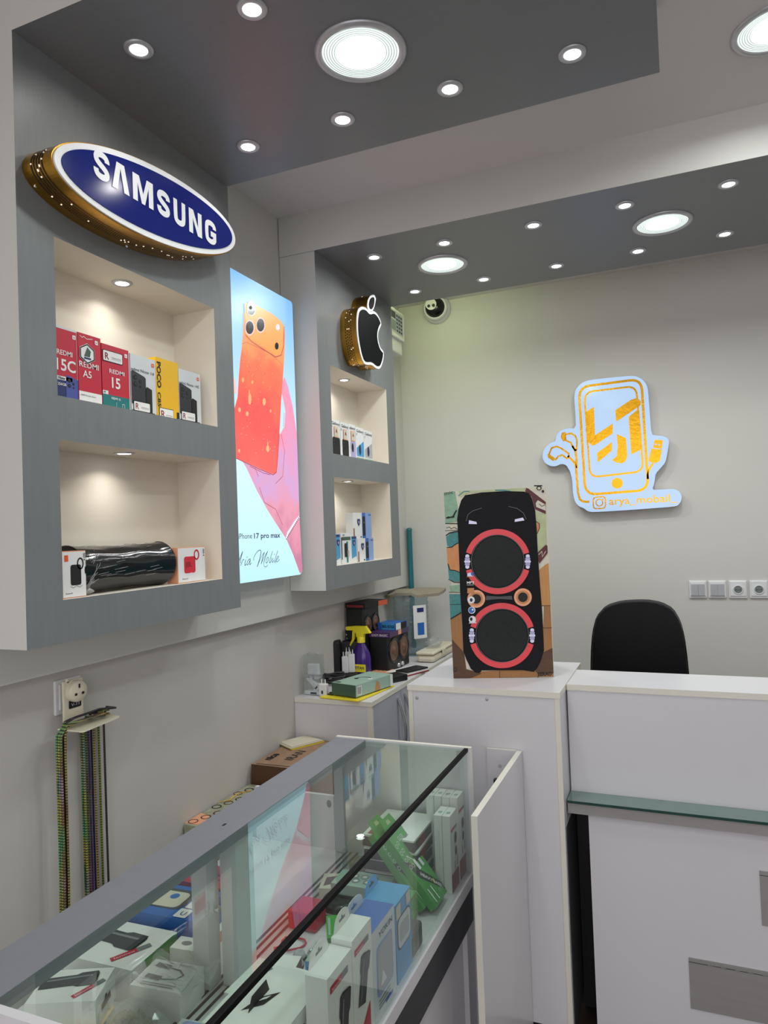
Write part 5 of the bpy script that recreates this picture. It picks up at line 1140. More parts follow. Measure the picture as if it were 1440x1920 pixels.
m.add([(wx + (x - wx) * 1.006, wy + (y - wy) * 1.006, zb + .12) for x, y in vs[2:7]] + [(wx + (x - wx) * 1.006, wy + (y - wy) * 1.006, zb + .19) for x, y in vs[2:7]], [[k, k + 1, 5 + k + 1, 5 + k] for k in range(4)], 'box_blue')
m.add([(wx + (x - wx) * 1.006, wy + (y - wy) * 1.006, zb + .25) for x, y in vs[2:7]] + [(wx + (x - wx) * 1.006, wy + (y - wy) * 1.006, zb + .275) for x, y in vs[2:7]], [[k, k + 1, 5 + k + 1, 5 + k] for k in range(4)], 'box_navy'); m.build('label', t)
m = MB(); n_ = 26; vs = []; fs = []
for i in range(9):
    for k in range(n_):
        r = i / 8; an = 2 * PI * k / n_; R_ = r * (.125 + .02 * math.sin(2 * an + .5) + (.07 if abs(an - .1) < .3 or an > 6.0 else 0))
        vs.append((wx + R_ * math.cos(an), wy + R_ * math.sin(an) * .9, zb + .378 - .022 * r * r + .010 * math.sin(3 * an) * r + (.012 * r if an < .5 or an > 6 else 0) + .004 * math.sin(9 * an) * r))
for i in range(8):
    for k in range(n_): fs.append([i * n_ + k, (i + 1) * n_ + k, (i + 1) * n_ + (k + 1) % n_, i * n_ + (k + 1) % n_])
m.add(vs, fs, 'bag_beige', True); m.add([(x, y, z - .016) for x, y, z in vs], [f_[::-1] for f_ in fs], 'bag_beige', True)
m.add([vs[8 * n_ + k] for k in range(n_)] + [(vs[8 * n_ + k][0], vs[8 * n_ + k][1], vs[8 * n_ + k][2] - .016) for k in range(n_)], [[k, n_ + k, n_ + (k + 1) % n_, (k + 1) % n_] for k in range(n_)], 'bag_beige', True)
tag(m.build('cloth_bag'), 'flat greyish beige bag lying across the top of the water bottle', 'bag')
def crumple(name, c, r, h, label, cat, seed, mm='clear_bag', nn_=9):
    rr = random.Random(seed); bm = bmesh.new(); bmesh.ops.create_icosphere(bm, subdivisions=3, radius=1)
    for v in bm.verts:
        k = 1 + rr.uniform(-.22, .22); v.co = Vector((v.co.x * r[0] * k, v.co.y * r[1] * k, (v.co.z * .5 + .5) * h * k + .001))
        v.co += Vector(c)
        if v.co.z < c[2] + .001: v.co.z = c[2] + .001
    m = MB(); m.add([v.co.copy() for v in bm.verts], [[v.index for v in f.verts] for f in bm.faces], mm); bm.free()
    return tag(m.build(name), label, cat)
crumple('plastic_wrap', (-1.312, 3.80, Z + .0585), (.040, .06), .05, 'crumpled clear plastic wrap in front of the water bottle', 'plastic wrap', 2)

# ------------------------------------------------------------------ glass display case
CASE[0] = True
EX0, EX1, EB, EY0, EY1, EZ, ESZ = -1.11, -.650, -1.000, .757, 2.172, .900, .520
t = thing('display_case', 'glass display case with grey top rail and white frame', 'display case', (-.9, 1.46, FLOOR_Z))
m = MB(); m.box((EX0, EY0, EZ - .026), (EB, EY1 - .014, EZ), 'case_grey'); f = Frame((0, 0, EZ), (1, 0, 0), (0, 1, 0)); p = onz(420, 1547, EZ); f.poly(m, [(p.x - .003, p.y - .006), (p.x + .003, p.y - .004), (p.x + .002, p.y + .01), (p.x - .004, p.y + .006)], 'black', 1); m.build('top_rail', t)
m = MB(); m.box((EB + .0005, EY0 + .012, EZ - .008), (EX1 - .0062, EY1 - .0165, EZ - .001), 'case_glass'); m.build('top_glass', t)
m = MB(); m.box((EX1 - .006, EY0 + .01, ESZ + .0005), (EX1, EY1 - .0165, EZ - .0015), 'front_pane'); m.build('front_glass', t)
m = MB(); m.box((EX1 - .009, EY0, EZ - .0085), (EX1 + .004, EY1 - .015, EZ + .003), 'trim_black', .002); m.build('edge_trim', t)
m = MB(); m.box((-1.44, EY1 - .014, ESZ), (EX0 - .0005, EY1, .70), 'white_laminate'); m.box((EX0, EY1 - .014, FLOOR_Z), (EX1 + .012, EY1, EZ + .004), 'white_laminate', mats={'top': 'edge_banding', 'right': 'edge_banding', 'front': 'white_laminate'})
f = Frame(ony(617, 1507, EY1 - .014), (1, 0, 0), (0, 0, 1)); f.disc(m, 0, 0, .009, 'metal_phone', 1, ry=.013); m.build('end_panel', t)
m = MB(); m.box((EX0, EY0 - .004, FLOOR_Z), (EX1 + .008, EY0 + .0115, EZ + .004), 'white_laminate'); m.build('near_end_panel', t)
m = MB(); m.box((-1.465, EY0 + .012, ESZ - .036), (EX1 + .006, EY1 - .0145, ESZ), 'white_laminate'); m.build('shelf', t)
m = MB()
for x in (-1.085, -1.068, -1.046): m.box((x, EY0 + .02, ESZ + .0003), (x + .006, EY1 - .016, ESZ + .003), 'black')
m.build('door_track', t)
m = MB(); m.box((-1.058, 1.425, ESZ + .0035), (-1.012, 1.500, EZ - .027), 'white_laminate'); m.build('upright', t)
m = MB(); m.box((-1.120, 1.395, ESZ + .0035), (-1.075, 1.440, EZ - .027), 'white_laminate'); m.lathe([(.008, 0), (.008, .01), (.005, .012), (.001, .012)], (-1.0745, 1.425, .70), 'chrome', 16, (1, 0, 0)); m.build('upright', t)
m = MB(); m.box((-1.115, EY1 - .03, ESZ + .0035), (-1.082, EY1 - .0145, EZ - .027), 'white_laminate'); m.build('corner_post', t)
m = MB(); m.box((EX1 - .014, EY0 + .0125, .372), (EX1 + .0, EY1 - .0145, ESZ - .0365), 'panel_dark'); m.build('dark_band', t)
m = MB(); m.box((EX0 + .01, EY0 + .0125, FLOOR_Z), (EX1 - .016, EY1 - .0145, .3715), 'white_laminate'); m.build('base_cabinet', t)
m = MB(); m.box((EX1 - .0155, EY1 - .09, FLOOR_Z), (EX1 + .0, EY1 - .0145, .3715), 'white_laminate'); m.build('base_stile', t)
m = MB(); m.box((-1.462, EY0 + .03, FLOOR_Z), (-1.445, EY1 - .02, ESZ - .0365), 'white_laminate'); m.build('rear_support', t)

CASE[0] = False
# goods behind: cartons near the left wall
mat('print_pattern', (160, 160, 136), 0.6, scale=45, vary=.55)
c = Carton((-1.522, 2.185, .0), .19, .40, .612, 0, 'print_pattern'); f = c.face('top')
for k in range(8): f.ring(c.mb, -.08 + .02 * (k % 3), -.17 + k * .045, .016, .004, 'ink_black' if k % 2 else 'print_maroon', 2)
f.poly(c.mb, [(-.10, -.19), (-.03, -.19), (-.03, -.12), (-.10, -.10)], 'box_peach'); f.line(c.mb, [(-.1, .0), (-.07, .03), (-.08, .1), (-.04, .14)], .005, 'box_yellow', 3)
c.done('printed_carton', 'flat-topped carton with green and cream banknote print, between case and left wall', 'carton')
c = Carton((-1.495, 2.575, .0), .235, .36, .688, 0, 'card_brown', {'front': 'wood_print_dark', 'top': 'card_top'}); f = c.face('top')
c.mb.text('nice', f(-.07, -.12, 2), f.v, -f.u, .035, 'ink_black', bold=.04); c.mb.text('IRAN', f(.02, -.10, 2), f.v, -f.u, .04, 'ink_black'); f.line(c.mb, [(-.1, -.17), (.05, -.165), (.1, -.15)], .004, 'ink_black', 2)
c.done('printed_carton', 'taller brown carton with wood print and large lettering, between case and low cabinet', 'carton')
c0 = onz(562, 1398, .69); m = MB(); pts = [onz(x, y, .694) for x, y in ((521, 1394), (545, 1405), (606, 1389), (572, 1381))]
M3 = sum(pts, Vector()) / 4; vs = []
m.prism([p for p in pts], (0, 0, .004), 'paper_cream'); m.prism([p + Vector((.004, .004, -.0055)) for p in pts], (0, 0, .004), 'tray_yellow'); m.prism([M3 + (p - M3) * .9 + Vector((0, 0, .0045)) for p in pts], (0, 0, .003), 'paper_cream')
tag(m.build('paper_envelope'), 'folded cream paper bag lying on the brown carton', 'envelope')
CASE[0] = True
# ------------------------------------------------------------------ goods inside the display case
S = ESZ + .0008; XF = -.664
def stand(pl, pr, ztop_px, depth, m, mats=None, X=XF, z=S):
    """upright carton against the front glass: its left and right edge pixels, and a pixel on its top edge"""
    ya = onx(pl[0], pl[1], X).y; yb = onx(pr[0], pr[1], X).y; zt = onx(ztop_px[0], ztop_px[1], X).z
    return Carton((X - depth / 2, (ya + yb) / 2, z), depth, yb - ya - .0012, zt - z, 0, m, mats)
def hang(c, m, mslot='ink_black', off=0.0):
    """hang tab with slot rising from the back edge of the top"""
    w, d, h = c.w, c.d, c.h; x = -w / 2 + .001; pts = []
    for k in range(9): an = PI * k / 8; pts.append((off + d * .36 * math.cos(an), .012 + .022 * math.sin(an)))
    pts = [(off + d * .40, 0)] + pts + [(off - d * .40, 0)]
    c.mb.prism([c.M @ Vector((x, a, h + b)) for a, b in pts], c.M.to_3x3() @ Vector((.0012, 0, 0)), m)
    for s_ in (.0014, -.0003): c.mb.poly([c.M @ Vector((x + s_, off + a, h + b)) for a, b in ((-.014, .012), (.014, .012), (.014, .018), (.004, .018), (.003, .023), (-.003, .023), (-.004, .018), (-.014, .018))], mslot)
def redtag(c, f, a, b, L=.040, rot=0, mm='box_red'):
    cs, sn = math.cos(math.radians(rot)), math.sin(math.radians(rot))
    def R(x, y): return (a + x * cs - y * sn, b + x * sn + y * cs)
    f.poly(c.mb, [R(0, 0), R(L, 0), R(L, L * .28), R(0, L * .28)], mm, 2); f.poly(c.mb, [R(L, 0), R(L * 1.55, 0), R(L * 1.55, L * .28), R(L, L * .28)], 'ink_grey', 2)
    f.text(c.mb, 'lenovo', R(L * .1, L * .06)[0], R(L * .1, L * .06)[1], L * .13, 'print_white', 3, rot=rot, fit=L * .78)
def flash(c, f, a, b, L, w, rot=0, col='metal_phone'):
    cs, sn = math.cos(math.radians(rot)), math.sin(math.radians(rot))
    def R(x, y): return (a + x * cs - y * sn, b + x * sn + y * cs)
    f.poly(c.mb, [R(0, -w * .38), R(L * .62, -w * .38), R(L * .7, -w * .5), R(L, -w * .5), R(L, w * .5), R(L * .7, w * .5), R(L * .62, w * .38), R(0, w * .38)], col, 2)
    f.poly(c.mb, [R(L * .1, w * .08), R(L * .92, w * .14), R(L * .92, w * .26), R(L * .1, w * .2)], 'ink_grey', 3); f.poly(c.mb, [R(L, -w * .5), R(L * 1.04, -w * .3), R(L * 1.04, w * .3), R(L, w * .5)], 'black', 3)

# slim white earphone boxes at the far end: two in front, four behind
G = 'slim white earphone boxes at the far end of the case'
def slim(x0, y0, y1, h, lb, rt=False, art=False):
    c = Carton((x0 + .0125, (y0 + y1) / 2, S), .024, y1 - y0, h, 0, 'box_white'); f = c.face('right'); w = y1 - y0; a = w / 2
    if rt:
        f.rect(c.mb, -a, -h / 2, a, -h / 2 + h * .24, 'box_maroon'); redtag(c, f, -a + .008, h / 2 - .05, .034, 0)
        f.disc(c.mb, .012, .035, .012, 'panel_dark', 2, .017); f.disc(c.mb, .012, -.004, .010, 'panel_dark', 2, .014); f.line(c.mb, [(.012, -.01), (.015, -.05)], .0015, 'ink_grey', 2); f.line(c.mb, [(.0, -.03), (.0, -.055)], .005, 'panel_dark', 2); f.line(c.mb, [(.026, -.02), (.022, -.05)], .005, 'panel_dark', 2)
    f = c.face('front'); f.rect(c.mb, -.003, -h * .1, .003, h * .3, 'ink_grey', 1) if art else None
    if art: f.rect(c.mb, -.0025, -h * .1, .0025, h * .3, 'box_white', 2)
    f = c.face('top'); f.rect(c.mb, -.006, -w / 2 + .02, .006, -w / 2 + .034, 'box_mint')
    return c.done('earphone_box', lb, 'earphone box', G)
slim(-.690, 2.005, 2.075, .225, 'slim white box with red foot against the front glass, front row', True)
slim(-.7155, 2.005, 2.075, .225, 'slim white box in the front row, behind the one touching the glass', False, True)
slim(-.690, 2.085, 2.150, .250, 'slim white box with red foot in the back row, touching the glass', True)
slim(-.7155, 2.085, 2.150, .250, 'slim white box in the back row, second from the glass')
slim(-.741, 2.085, 2.150, .250, 'slim white box in the back row, third from the glass')
slim(-.7665, 2.085, 2.150, .250, 'slim white box in the back row, farthest from the glass')
# dark flat boxes stacked behind
xs0, ys0 = -.835, 2.03
for k in range(5):
    c = Carton((xs0 + .004 * (k % 2), ys0 + .003 * (k % 3), S + k * .0345), .165, .20, .033, .03 * (k % 2), 'box_charcoal', {'top': 'box_white'}); f = c.face('front'); f.rect(c.mb, .01, -.0165, .05, .013, 'box_maroon'); f.rect(c.mb, -.0825, .0125, .0825, .0165, 'box_white', 2)
    f = c.face('right'); f.rect(c.mb, -.1, .0125, .1, .0165, 'box_white', 2); f.rect(c.mb, -.06, -.0165, -.01, .012, 'box_maroon')
    f = c.face('top'); f.rect(c.mb, -.07, -.09, -.03, -.05, 'box_maroon'); f.rect(c.mb, -.02, -.085, .05, -.06, 'ink_grey')
    c.done('gadget_box', 'flat charcoal box with a white lid edge, number %s from the bottom of its stack' % ['one', 'two', 'three', 'four', 'five'][k], 'box', 'stack of flat charcoal boxes')
# stack of green lozenge cases
for k in range(6):
    m = MB(); gx0, gy0 = -.748, 1.832; m.box((gx0 - .028, gy0 - .024, S + k * .0125), (gx0 + .028, gy0 + .024, S + k * .0125 + .0118), 'box_green', .004)
    tag(m.build('earphone_case'), 'small green rounded case in the stack under the leaning green boxes', 'case', 'small green cases in a stack')
# two leaning green earphone boxes, HEAVY BASS
def leaning(x, y, lb):
    c = Carton((x, y, S + .0145), .022, .098, .238, 0, 'box_green', tilt=Matrix.Rotation(-math.radians(38.4), 4, 'Y'))
    f = c.face('right'); h = .238; a = .049
    f.poly(c.mb, [(-a, .024), (-a + .012, .022), (a, -.088), (a, -.112), (-a + .02, -.035), (-a, .010)], 'panel_dark', 1)
    f.text(c.mb, 'HEAVY BASS', -.022, -.030, .0095, 'print_white', 3, rot=-50, bold=.03, fit=.088)
    f.text(c.mb, 'GLEX', -.012, h / 2 - .045, .014, 'print_white', 2, fit=.034)
    for j in range(4): f.ring(c.mb, -a + .010, .070 - j * .022, .0055, .0014, 'print_white', 2); f.ring(c.mb, -a + .026, .074 - j * .024, .0055, .0014, 'print_white', 2)
    for q in (-.006, .020): f.line(c.mb, [(q, .012), (q + .004, -.020)], .013, 'print_white', 3); f.line(c.mb, [(q - .001, .012), (q - .022, .034)], .003, 'print_white', 3)
    for q in (-.030, -.008): f.line(c.mb, [(q, -h / 2 + .008), (q - .004, -h / 2 + .05)], .0055, 'print_white', 3)
    f.poly(c.mb, [(.014, -.076), (.024, -.076), (.024, -.064), (.014, -.064)], 'spray_yellow', 3)
    for q in range(3): f.ring(c.mb, .018 + q * .011, -.098, .004, .001, 'print_white', 2)
    R3 = c.M.to_3x3()
    c.mb.prism([c.M @ Vector(p) for p in ((.009, -.040, h), (.009, .040, h), (.009, .034, h + .032), (.009, -.034, h + .032))], R3 @ Vector((.0012, 0, 0)), 'box_green')
    for s_ in (.0106, .0084): c.mb.poly([c.M @ Vector((s_, y_, h + z)) for y_, z in ((-.012, .010), (.012, .010), (.009, .022), (-.009, .022))], 'print_palegreen')
    return c.done('earphone_box', lb, 'earphone box', 'leaning green earphone boxes')
leaning(-.6805, 1.928, 'green earphone box lettered HEAVY BASS, front one of the leaning pair')
leaning(-.7105, 1.912, 'green earphone box tucked under the front one of the leaning pair')
# clear tin at the glass
gx0, gy0 = -.690, 1.70
t = thing('clear_case', 'small clear plastic case with dark contents by the front glass', 'case', (gx0, gy0, S))
m = MB(); m.box((gx0 - .027, gy0 - .045, S), (gx0 + .027, gy0 + .045, S + .062), 'smoke_plastic', .008); m.build('shell', t)
m = MB(); m.box((gx0 - .020, gy0 - .036, S + .006), (gx0 + .018, gy0 + .036, S + .045), 'panel_dark', .004); m.build('contents', t)
# blue watch box and white/blue box
c = stand((741, 1720), (769, 1660), (768, 1662), .085, 'box_skyblue'); f = c.face('right'); w, h = c.d, c.h
f.rrect(c.mb, -w / 2 + .008, -h * .12, w / 2 - .006, h * .30, .018, 'panel_dark'); f.rrect(c.mb, -w / 2 + .012, -h * .10, w / 2 - .010, h * .28, .016, 'box_silver', 2); f.rrect(c.mb, -w / 2 + .02, -.005, w / 2 - .02, h * .2, .01, 'grey_plastic', 3); f.rect(c.mb, -w / 2, -h / 2, w / 2, -h * .2, 'box_skyblue', 1)
f2 = c.face('top'); f.rrect(c.mb, -w / 2 + .002, h / 2 - .036, -w / 2 + .030, h / 2 - .004, .003, 'paper_cream', 3); f.rrect(c.mb, w / 2 - .034, h / 2 - .032, w / 2 - .008, h / 2 - .002, .003, 'paper_cream', 3)
hang(c, 'box_skyblue'); c.done('watch_box', 'sky blue box with an oval window and hang tab, standing at the front glass', 'box')
c = stand((696, 1758), (739, 1700), (735, 1700), .075, 'box_blue', {'right': 'box_silver', 'left': 'box_silver'}); f = c.face('right'); w, h = c.d, c.h
f.rrect(c.mb, -w * .34, -h * .30, w * .36, h * .28, .012, 'box_paleblue'); f.rrect(c.mb, -w * .30, -h * .27, w * .32, h * .25, .010, 'grey_plastic', 2); f.poly(c.mb, [(-w * .2, -h * .2), (w * .05, -h * .2), (-w * .1, -h * .05)], 'print_white', 3)
f.text(c.mb, 'YOKIN', -w * .22, h * .35, .013, 'box_navy', 2, bold=.01, fit=w * .6)
for k in range(3): f.rect(c.mb, -w * .3, -h * .35 - k * .008, w * .2, -h * .335 - k * .008, 'ink_grey', 2)
f.rect(c.mb, -w * .02, -h * .47, w * .3, -h * .43, 'box_blue', 2)
hang(c, 'box_silver', 'box_blue'); c.done('watch_box', 'white fronted box with blue top and a rounded window, at the front glass', 'box')
# two white car charger boxes
G = 'white car charger boxes at the front glass'
for (pl, pr, pt, lb, art) in (((660, 1790), (696, 1735), (672, 1750), 'white car charger box with hang tab, next to the blue-topped box', 1), ((613, 1850), (659, 1790), (640, 1802), 'white car charger box with hang tab, nearer of the pair', 0)):
    c = stand(pl, pr, pt, .048, 'box_white'); f = c.face('right'); w, h = c.d, c.h
    redtag(c, f, -w * .40, h * .34, w * .46, 0)
    if art: flash(c, f, -w * .12, -h * .16, h * .42, w * .50, 74, 'metal_phone'); f.poly(c.mb, [(-w * .5, -h * .5), (w * .3, -h * .5), (w * .3, -h * .22)], 'box_red', 2)
    else: flash(c, f, -w * .0, -h * .36, h * .56, w * .46, 80, 'metal_phone')
    hang(c, 'box_white', 'ink_grey'); c.done('charger_box', lb, 'charger box', G)
# bracket box
zt = S + .147; w, d = .165, .175
c = Carton((-.806, 1.213, S), w, d, zt - S, 0.0, 'box_white'); f = c.face('top')
f.poly(c.mb, [(-.030, -.035), (.004, -.005), (.016, .040), (-.016, .012)], 'ink_black'); f.poly(c.mb, [(-.012, .0), (.0, .012), (.004, .024), (-.008, .012)], 'print_white', 2)
c.mb.prism([c.M @ Vector(p) for p in ((-.012, -.036, zt - S), (-.012, .040, zt - S), (-.012, .030, zt - S + .026), (-.012, -.022, zt - S + .024))], c.M.to_3x3() @ Vector((.001, 0, 0)), 'ink_black')
f = c.face('right'); f.text(c.mb, 'mobile car', -d * .30, .038, .010, 'ink_dark', 1, fit=d * .62); f.text(c.mb, 'Bracket', -d * .30, .018, .014, 'ink_black', 1, bold=.02, fit=d * .62); f.rect(c.mb, -d * .3, .010, d * .3, .012, 'box_red', 1)
f.poly(c.mb, [(-d * .1, -.02), (d * .12, .0), (d * .26, -.01), (d * .2, -.05), (-d * .06, -.06)], 'box_red', 1); f = c.face('front'); f.rect(c.mb, -w * .45, -.01, w * .4, .04, 'box_red', 1)
c.done('bracket_box', 'white mobile car Bracket box with a black hook, front corner of the case', 'box')
# flat lenovo box behind the trim
def flat(px4, zt, z0, name, label, cat, m='box_white', mats=None, group=None):
    c0, rz, w, d = quad(px4, zt); return Carton((c0.x, c0.y, z0), w, d, zt - z0, rz, m, mats)
c = Carton((-.858, 1.375, S), .225, .135, .072, -.04, 'box_white'); f = c.face('top')
redtag(c, f, -.09, -.02, .045, 62); f.ring(c.mb, .035, .0, .018, .007, 'ink_black', 2, sy=.8); f.poly(c.mb, [(.045, .012), (.085, .022), (.085, .028), (.045, .022)], 'ink_black', 2)
c.done('gadget_box', 'white flat box with a black handle picture, behind the bracket box', 'box')
c = Carton((-.800, 1.040, S), .15, .10, .070, .05, 'box_white', {'top': 'box_silver'}); c.done('gadget_box', 'plain pale box at the near end of the case', 'box')
# small goods in the middle
c = Carton((-.838, 1.530, S), .07, .080, .062, .15, 'box_skyblue', {'top': 'box_mint'}); f = c.face('top'); f.rrect(c.mb, -.025, -.03, .02, .01, .004, 'print_white'); f.text(c.mb, 'D', -.010, -.020, .018, 'ink_dark', 2); f = c.face('front'); f.rrect(c.mb, -.03, -.025, .028, .02, .004, 'box_blue'); c.done('usb_box', 'small blue and white box lettered D behind the charger boxes', 'box')
c = Carton((-.930, 1.490, S), .075, .055, .045, .2, 'box_white', {'right': 'card_brown', 'front': 'card_brown'}); c.done('gadget_box', 'small white box with brown sides near the black trim', 'box')
c = Carton((-.752, 1.605, S), .055, .085, .085, .2, 'box_blue', {'top': 'box_teal'}); f = c.face('top'); f.text(c.mb, 'FAST', -.02, -.02, .010, 'print_white', rot=60); c.done('usb_box', 'small dark blue box between the lime pack and charger boxes', 'box')
c = Carton((-.850, 1.655, S), .085, .105, .060, .5, 'box_lime'); f = c.face('top'); f.rect(c.mb, -.02, -.035, .02, .03, 'box_green'); f.line(c.mb, [(-.035, -.04), (-.035, .04)], .006, 'box_mint', 2); f.text(c.mb, 'mini', -.015, .035, .010, 'print_white', 2); c.done('gadget_box', 'lime green hanging pack lying in the middle of the case', 'box')
m = MB()
for k, (dx, dy) in enumerate(((0, 0), (.032, .012), (.012, -.032))): m.lathe([(.016, 0), (.017, .012), (.012, .022), (.008, .022), (.006, .012), (.001, .012)], (-.935 + dx, 1.575 + dy, S), 'chrome' if k == 1 else 'grey_plastic', 24); m.lathe([(.0165, .003), (.0175, .008), (.0165, .012)], (-.935 + dx, 1.575 + dy, S), 'black', 24)
tag(m.build('ring_holders'), 'cluster of three round silver and black ring holders', 'ring holder')
m = MB(); m.tube([(-.985 + .032 * math.cos(a * .5) + .006 * math.sin(a), 1.625 + .03 * math.sin(a * .5), S + .003 + .001 * (a % 3)) for a in range(14)], .0025, 'box_red', 8); m.tube([(-1.0, 1.60, S + .005), (-1.015, 1.585, S + .005)], .006, 'box_red', 8)
tag(m.build('charging_cable'), 'short red coiled cable on the case shelf', 'cable')
m = MB(); m.box((-1.037, 1.690, S), (-.950, 1.775, S + .050), 'box_red', .006); tag(m.build('jewel_case'), 'small red case behind the black edge trim', 'case')
m = MB(); m.lathe([(.001, 0), (.045, 0), (.05, .012), (.05, .04), (.045, .05), (.04, .046), (.001, .046)], (-.930, 1.745 + .05, S), 'black_gloss', 36); m.lathe([(.0505, .022), (.0515, .025), (.0505, .028)], (-.930, 1.745 + .05, S), 'grey_plastic', 36); tag(m.build('round_case'), 'round black zip case in the middle of the case', 'case')
for k in range(4):
    m = MB(Matrix.Translation((-.800, 1.765, S + k * .0115)) @ Matrix.Rotation(.25 + .12 * k, 4, 'Z')); m.box((-.075, -.048, 0), (.075, .048, .0108), 'black', .002); m.add([(-.07, -.044, .0112), (.07, -.044, .0112), (.07, .044, .0112), (-.07, .044, .0112)], [(0, 1, 2, 3)], 'black_gloss' if k % 2 else 'panel_dark')
    m.add([(-.05, -.03, .0115), (.03, -.03, .0115), (.03, -.022, .0115), (-.05, -.022, .0115)], [(0, 1, 2, 3)], 'ink_grey'); tag(m.build('phone_case_pack'), 'flat black phone case pack, %s from the bottom of the pile under the mint box' % ['first', 'second', 'third', 'fourth'][k], 'phone case', 'flat black phone case packs')
c = Carton((-.885, 1.860, S), .165, .085, .075, .02, 'box_mint'); f = c.face('top')
for k, (a, b) in enumerate(((-.03, .012), (.0, .014), (.03, .012), (-.018, -.012), (.018, -.012))): f.ring(c.mb, a, b, .011, .003, 'ink_grey', 2); f.disc(c.mb, a, b, .006, 'print_white', 2)
c.done('lens_ring_box', 'pale mint box picturing five round rings', 'box')
c = Carton((-1.003, 1.890, S), .06, .09, .040, .3, 'print_cream'); f = c.face('top'); f.poly(c.mb, [(-.02, -.03), (.022, -.01), (.015, .03), (-.018, .02)], 'ink_black'); c.done('gadget_box', 'small cream packet with a black picture beside the door tracks', 'packet')
t = thing('clear_organizer', 'clear plastic organiser box at the far left inside the case', 'organiser', (-.985, 2.06, S)); m = MB(); m.box((-1.03, 2.01, S), (-.935, 2.12, S + .075), 'clear_plastic', .006); m.build('shell', t)
m = MB(); m.box((-1.015, 2.03, S + .004), (-.955, 2.09, S + .03), 'bead_stone', .006); m.build('contents', t)

# goods behind the door tracks, left side of the case
R_ = S
c = Carton((-1.300, 1.545, R_), .255, .155, .028, .05, 'box_orange', {'right': 'box_peach', 'top': 'print_white'}); c.done('gadget_box', 'flat orange and white box under the bright blue box', 'box')
c = Carton((-1.312, 1.548, R_ + .0285), .235, .148, .072, .05, 'box_blue'); f = c.face('top'); f.rrect(c.mb, -.070, -.040, .055, .055, .022, 'panel_dark'); f.rrect(c.mb, -.060, -.034, .040, .042, .018, 'paper_cream', 2); f.disc(c.mb, .0, .018, .013, 'box_blue', 3)
for k in range(4): f.poly(c.mb, [(-.062, -.02 + k * .014), (-.034, -.015 + k * .014), (-.062, -.010 + k * .014)], 'panel_dark', 3)
f.rrect(c.mb, .056, -.070, .094, -.030, .004, 'print_white', 3); f.rrect(c.mb, .062, -.026, .100, .016, .004, 'print_white', 3); f.text(c.mb, 'U', .068, -.060, .018, 'ink_dark', 4)
f = c.face('front')
for k in range(4): f.disc(c.mb, -.03 + k * .026, -.005, .006, 'box_skyblue')
c.done('earbud_box', 'bright blue box with an oval window, left of the white uprights', 'box')
c = Carton((-1.300, 1.705, R_), .205, .115, .058, .0, 'box_darkgreen'); c.done('gadget_box', 'flat dark green box under the pink box', 'box')
c = Carton((-1.300, 1.705, R_ + .0585), .200, .11, .038, .0, 'box_pink'); f = c.face('top'); f.rrect(c.mb, -.090, -.048, .090, .048, .008, 'box_red2'); f.rrect(c.mb, -.078, -.040, .078, .040, .006, 'box_pink', 2); f.ring(c.mb, -.02, -.008, .020, .005, 'ink_black', 3, sy=.8); f.ring(c.mb, .028, -.012, .020, .005, 'ink_black', 3, sy=.8); c.done('gadget_box', 'pink box with two ring pictures, behind the bright blue box', 'box')
c = Carton((-1.335, 1.372, R_), .235, .165, .080, .03, 'box_white', {'right': 'box_green'}); f = c.face('right'); f.poly(c.mb, [(-.082, -.04), (-.01, -.04), (-.04, .04), (-.082, .04)], 'box_white'); f = c.face('top'); flash(c, f, -.105, .022, .165, .066, -4); redtag(c, f, .048, -.070, .062, 58, 'box_red'); f = c.face('front'); f.disc(c.mb, -.09, .0, .005, 'ink_grey'); c.done('flashlight_box', 'white torch box with a green end, farther of two in the case', 'torch box', 'white torch boxes')
c = Carton((-1.140, 1.325, R_), .130, .100, .066, .10, 'box_white'); f = c.face('top'); f.line(c.mb, [(-.045, .030), (-.01, .026), (.02, .022), (.038, .008), (.028, -.010), (-.002, -.016), (-.045, -.012)], .004, 'ink_black', 2)
f.line(c.mb, [(-.048, .031), (-.008, .026)], .015, 'ink_black', 3); f.line(c.mb, [(-.048, -.012), (-.008, -.015)], .015, 'ink_black', 3); f.text(c.mb, 'Adapter', .005, .038, .008, 'ink_dark', 2); f.rect(c.mb, -.045, -.034, .045, -.031, 'ink_grey', 2); f.rect(c.mb, -.045, -.041, .04, -.038, 'ink_grey', 2); c.done('adapter_box', 'white adapter box with a black U-shaped cable picture', 'box')
c = Carton((-1.175, 1.440, R_), .065, .05, .070, .1, 'box_white'); f = c.face('top'); f.disc(c.mb, 0, 0, .014, 'ink_grey', 1, .009); c.done('gadget_box', 'small white pack behind the adapter box', 'box')
c = Carton((-1.270, 1.160, R_), .15, .12, .030, .35, 'panel_dark', {'top': 'box_yellow'}); c.done('gadget_box', 'dark box with a yellow top under the nearer torch box', 'box')
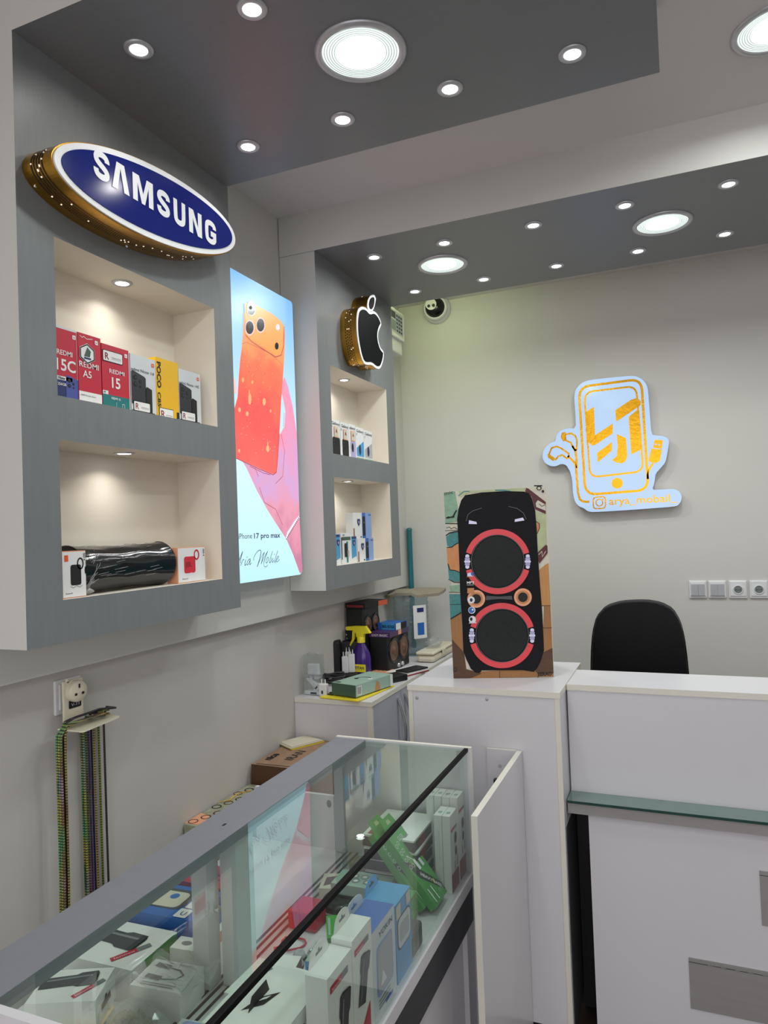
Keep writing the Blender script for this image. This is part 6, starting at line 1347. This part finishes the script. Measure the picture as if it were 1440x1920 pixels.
c = Carton((-1.285, 1.183, R_ + .0305), .150, .115, .068, .42, 'box_white'); f = c.face('top'); flash(c, f, -.070, .006, .118, .050, 8, 'panel_dark'); redtag(c, f, .026, -.048, .048, 50, 'box_red'); f = c.face('right'); f.poly(c.mb, [(-.03, -.012), (.03, -.012), (.025, .004), (.008, .004), (.004, .012), (-.004, .012), (-.008, .004), (-.025, .004)], 'ink_black'); c.done('flashlight_box', 'white torch box with a slotted hang tab, nearer of two in the case', 'torch box', 'white torch boxes')
# beads in a clear bag
r3 = random.Random(11); bx0, by0 = -1.145, 1.205
t = thing('bead_bag', 'clear plastic bag of grey brown bead bracelets', 'bag of beads', (bx0, by0, R_))
m = MB()
for k in range(230):
    a = r3.uniform(0, 2 * PI); rr = math.sqrt(r3.random()); x = bx0 + .075 * rr * math.cos(a); y = by0 + .050 * rr * math.sin(a); z = R_ + .006 + (1 - rr * rr) * .055 * r3.random()
    m.lathe([(.001, -.006), (.0042, -.0043), (.006, 0), (.0042, .0043), (.001, .006)], (x, y, z), 'bead_stone', 8)
o = m.build('bead_bracelets', t); o['kind'] = 'stuff'
m = MB(); bm = bmesh.new(); bmesh.ops.create_icosphere(bm, subdivisions=3, radius=1)
for v in bm.verts:
    k = 1 + r3.uniform(-.10, .14); v.co = Vector((bx0 + v.co.x * .088 * k, by0 + v.co.y * .060 * k, max(R_ + .001, R_ + .030 + v.co.z * .040 * k)))
m.add([v.co.copy() for v in bm.verts], [[v.index for v in f.verts] for f in bm.faces], 'clear_bag'); bm.free()
n_ = 10; vs = []; fs = []
for i in range(n_):
    for j in range(n_): vs.append((bx0 - .05 + .17 * i / (n_ - 1) + r3.uniform(-.006, .006), by0 + .05 + .12 * j / (n_ - 1) + r3.uniform(-.006, .006), R_ + .080 + .012 * math.sin(i * 1.3 + j) + r3.uniform(0, .010)))
for i in range(n_ - 1):
    for j in range(n_ - 1): fs.append([i * n_ + j, i * n_ + j + 1, (i + 1) * n_ + j + 1, (i + 1) * n_ + j])
m.add(vs, fs, 'clear_bag'); m.build('plastic_bag', t)
c = Carton((-.985, 1.205, R_ + .003), .13, .15, .018, .1, 'box_lilac', {'top': 'box_silver'}); f = c.face('top'); f.rrect(c.mb, -.055, -.07, .055, .07, .01, 'box_paleblue'); f.rrect(c.mb, -.05, -.065, .05, .065, .01, 'box_lilac', 2); c.done('screen_protector_pack', 'flat lilac and silver pack lying across the door tracks', 'pack')
CASE[0] = False
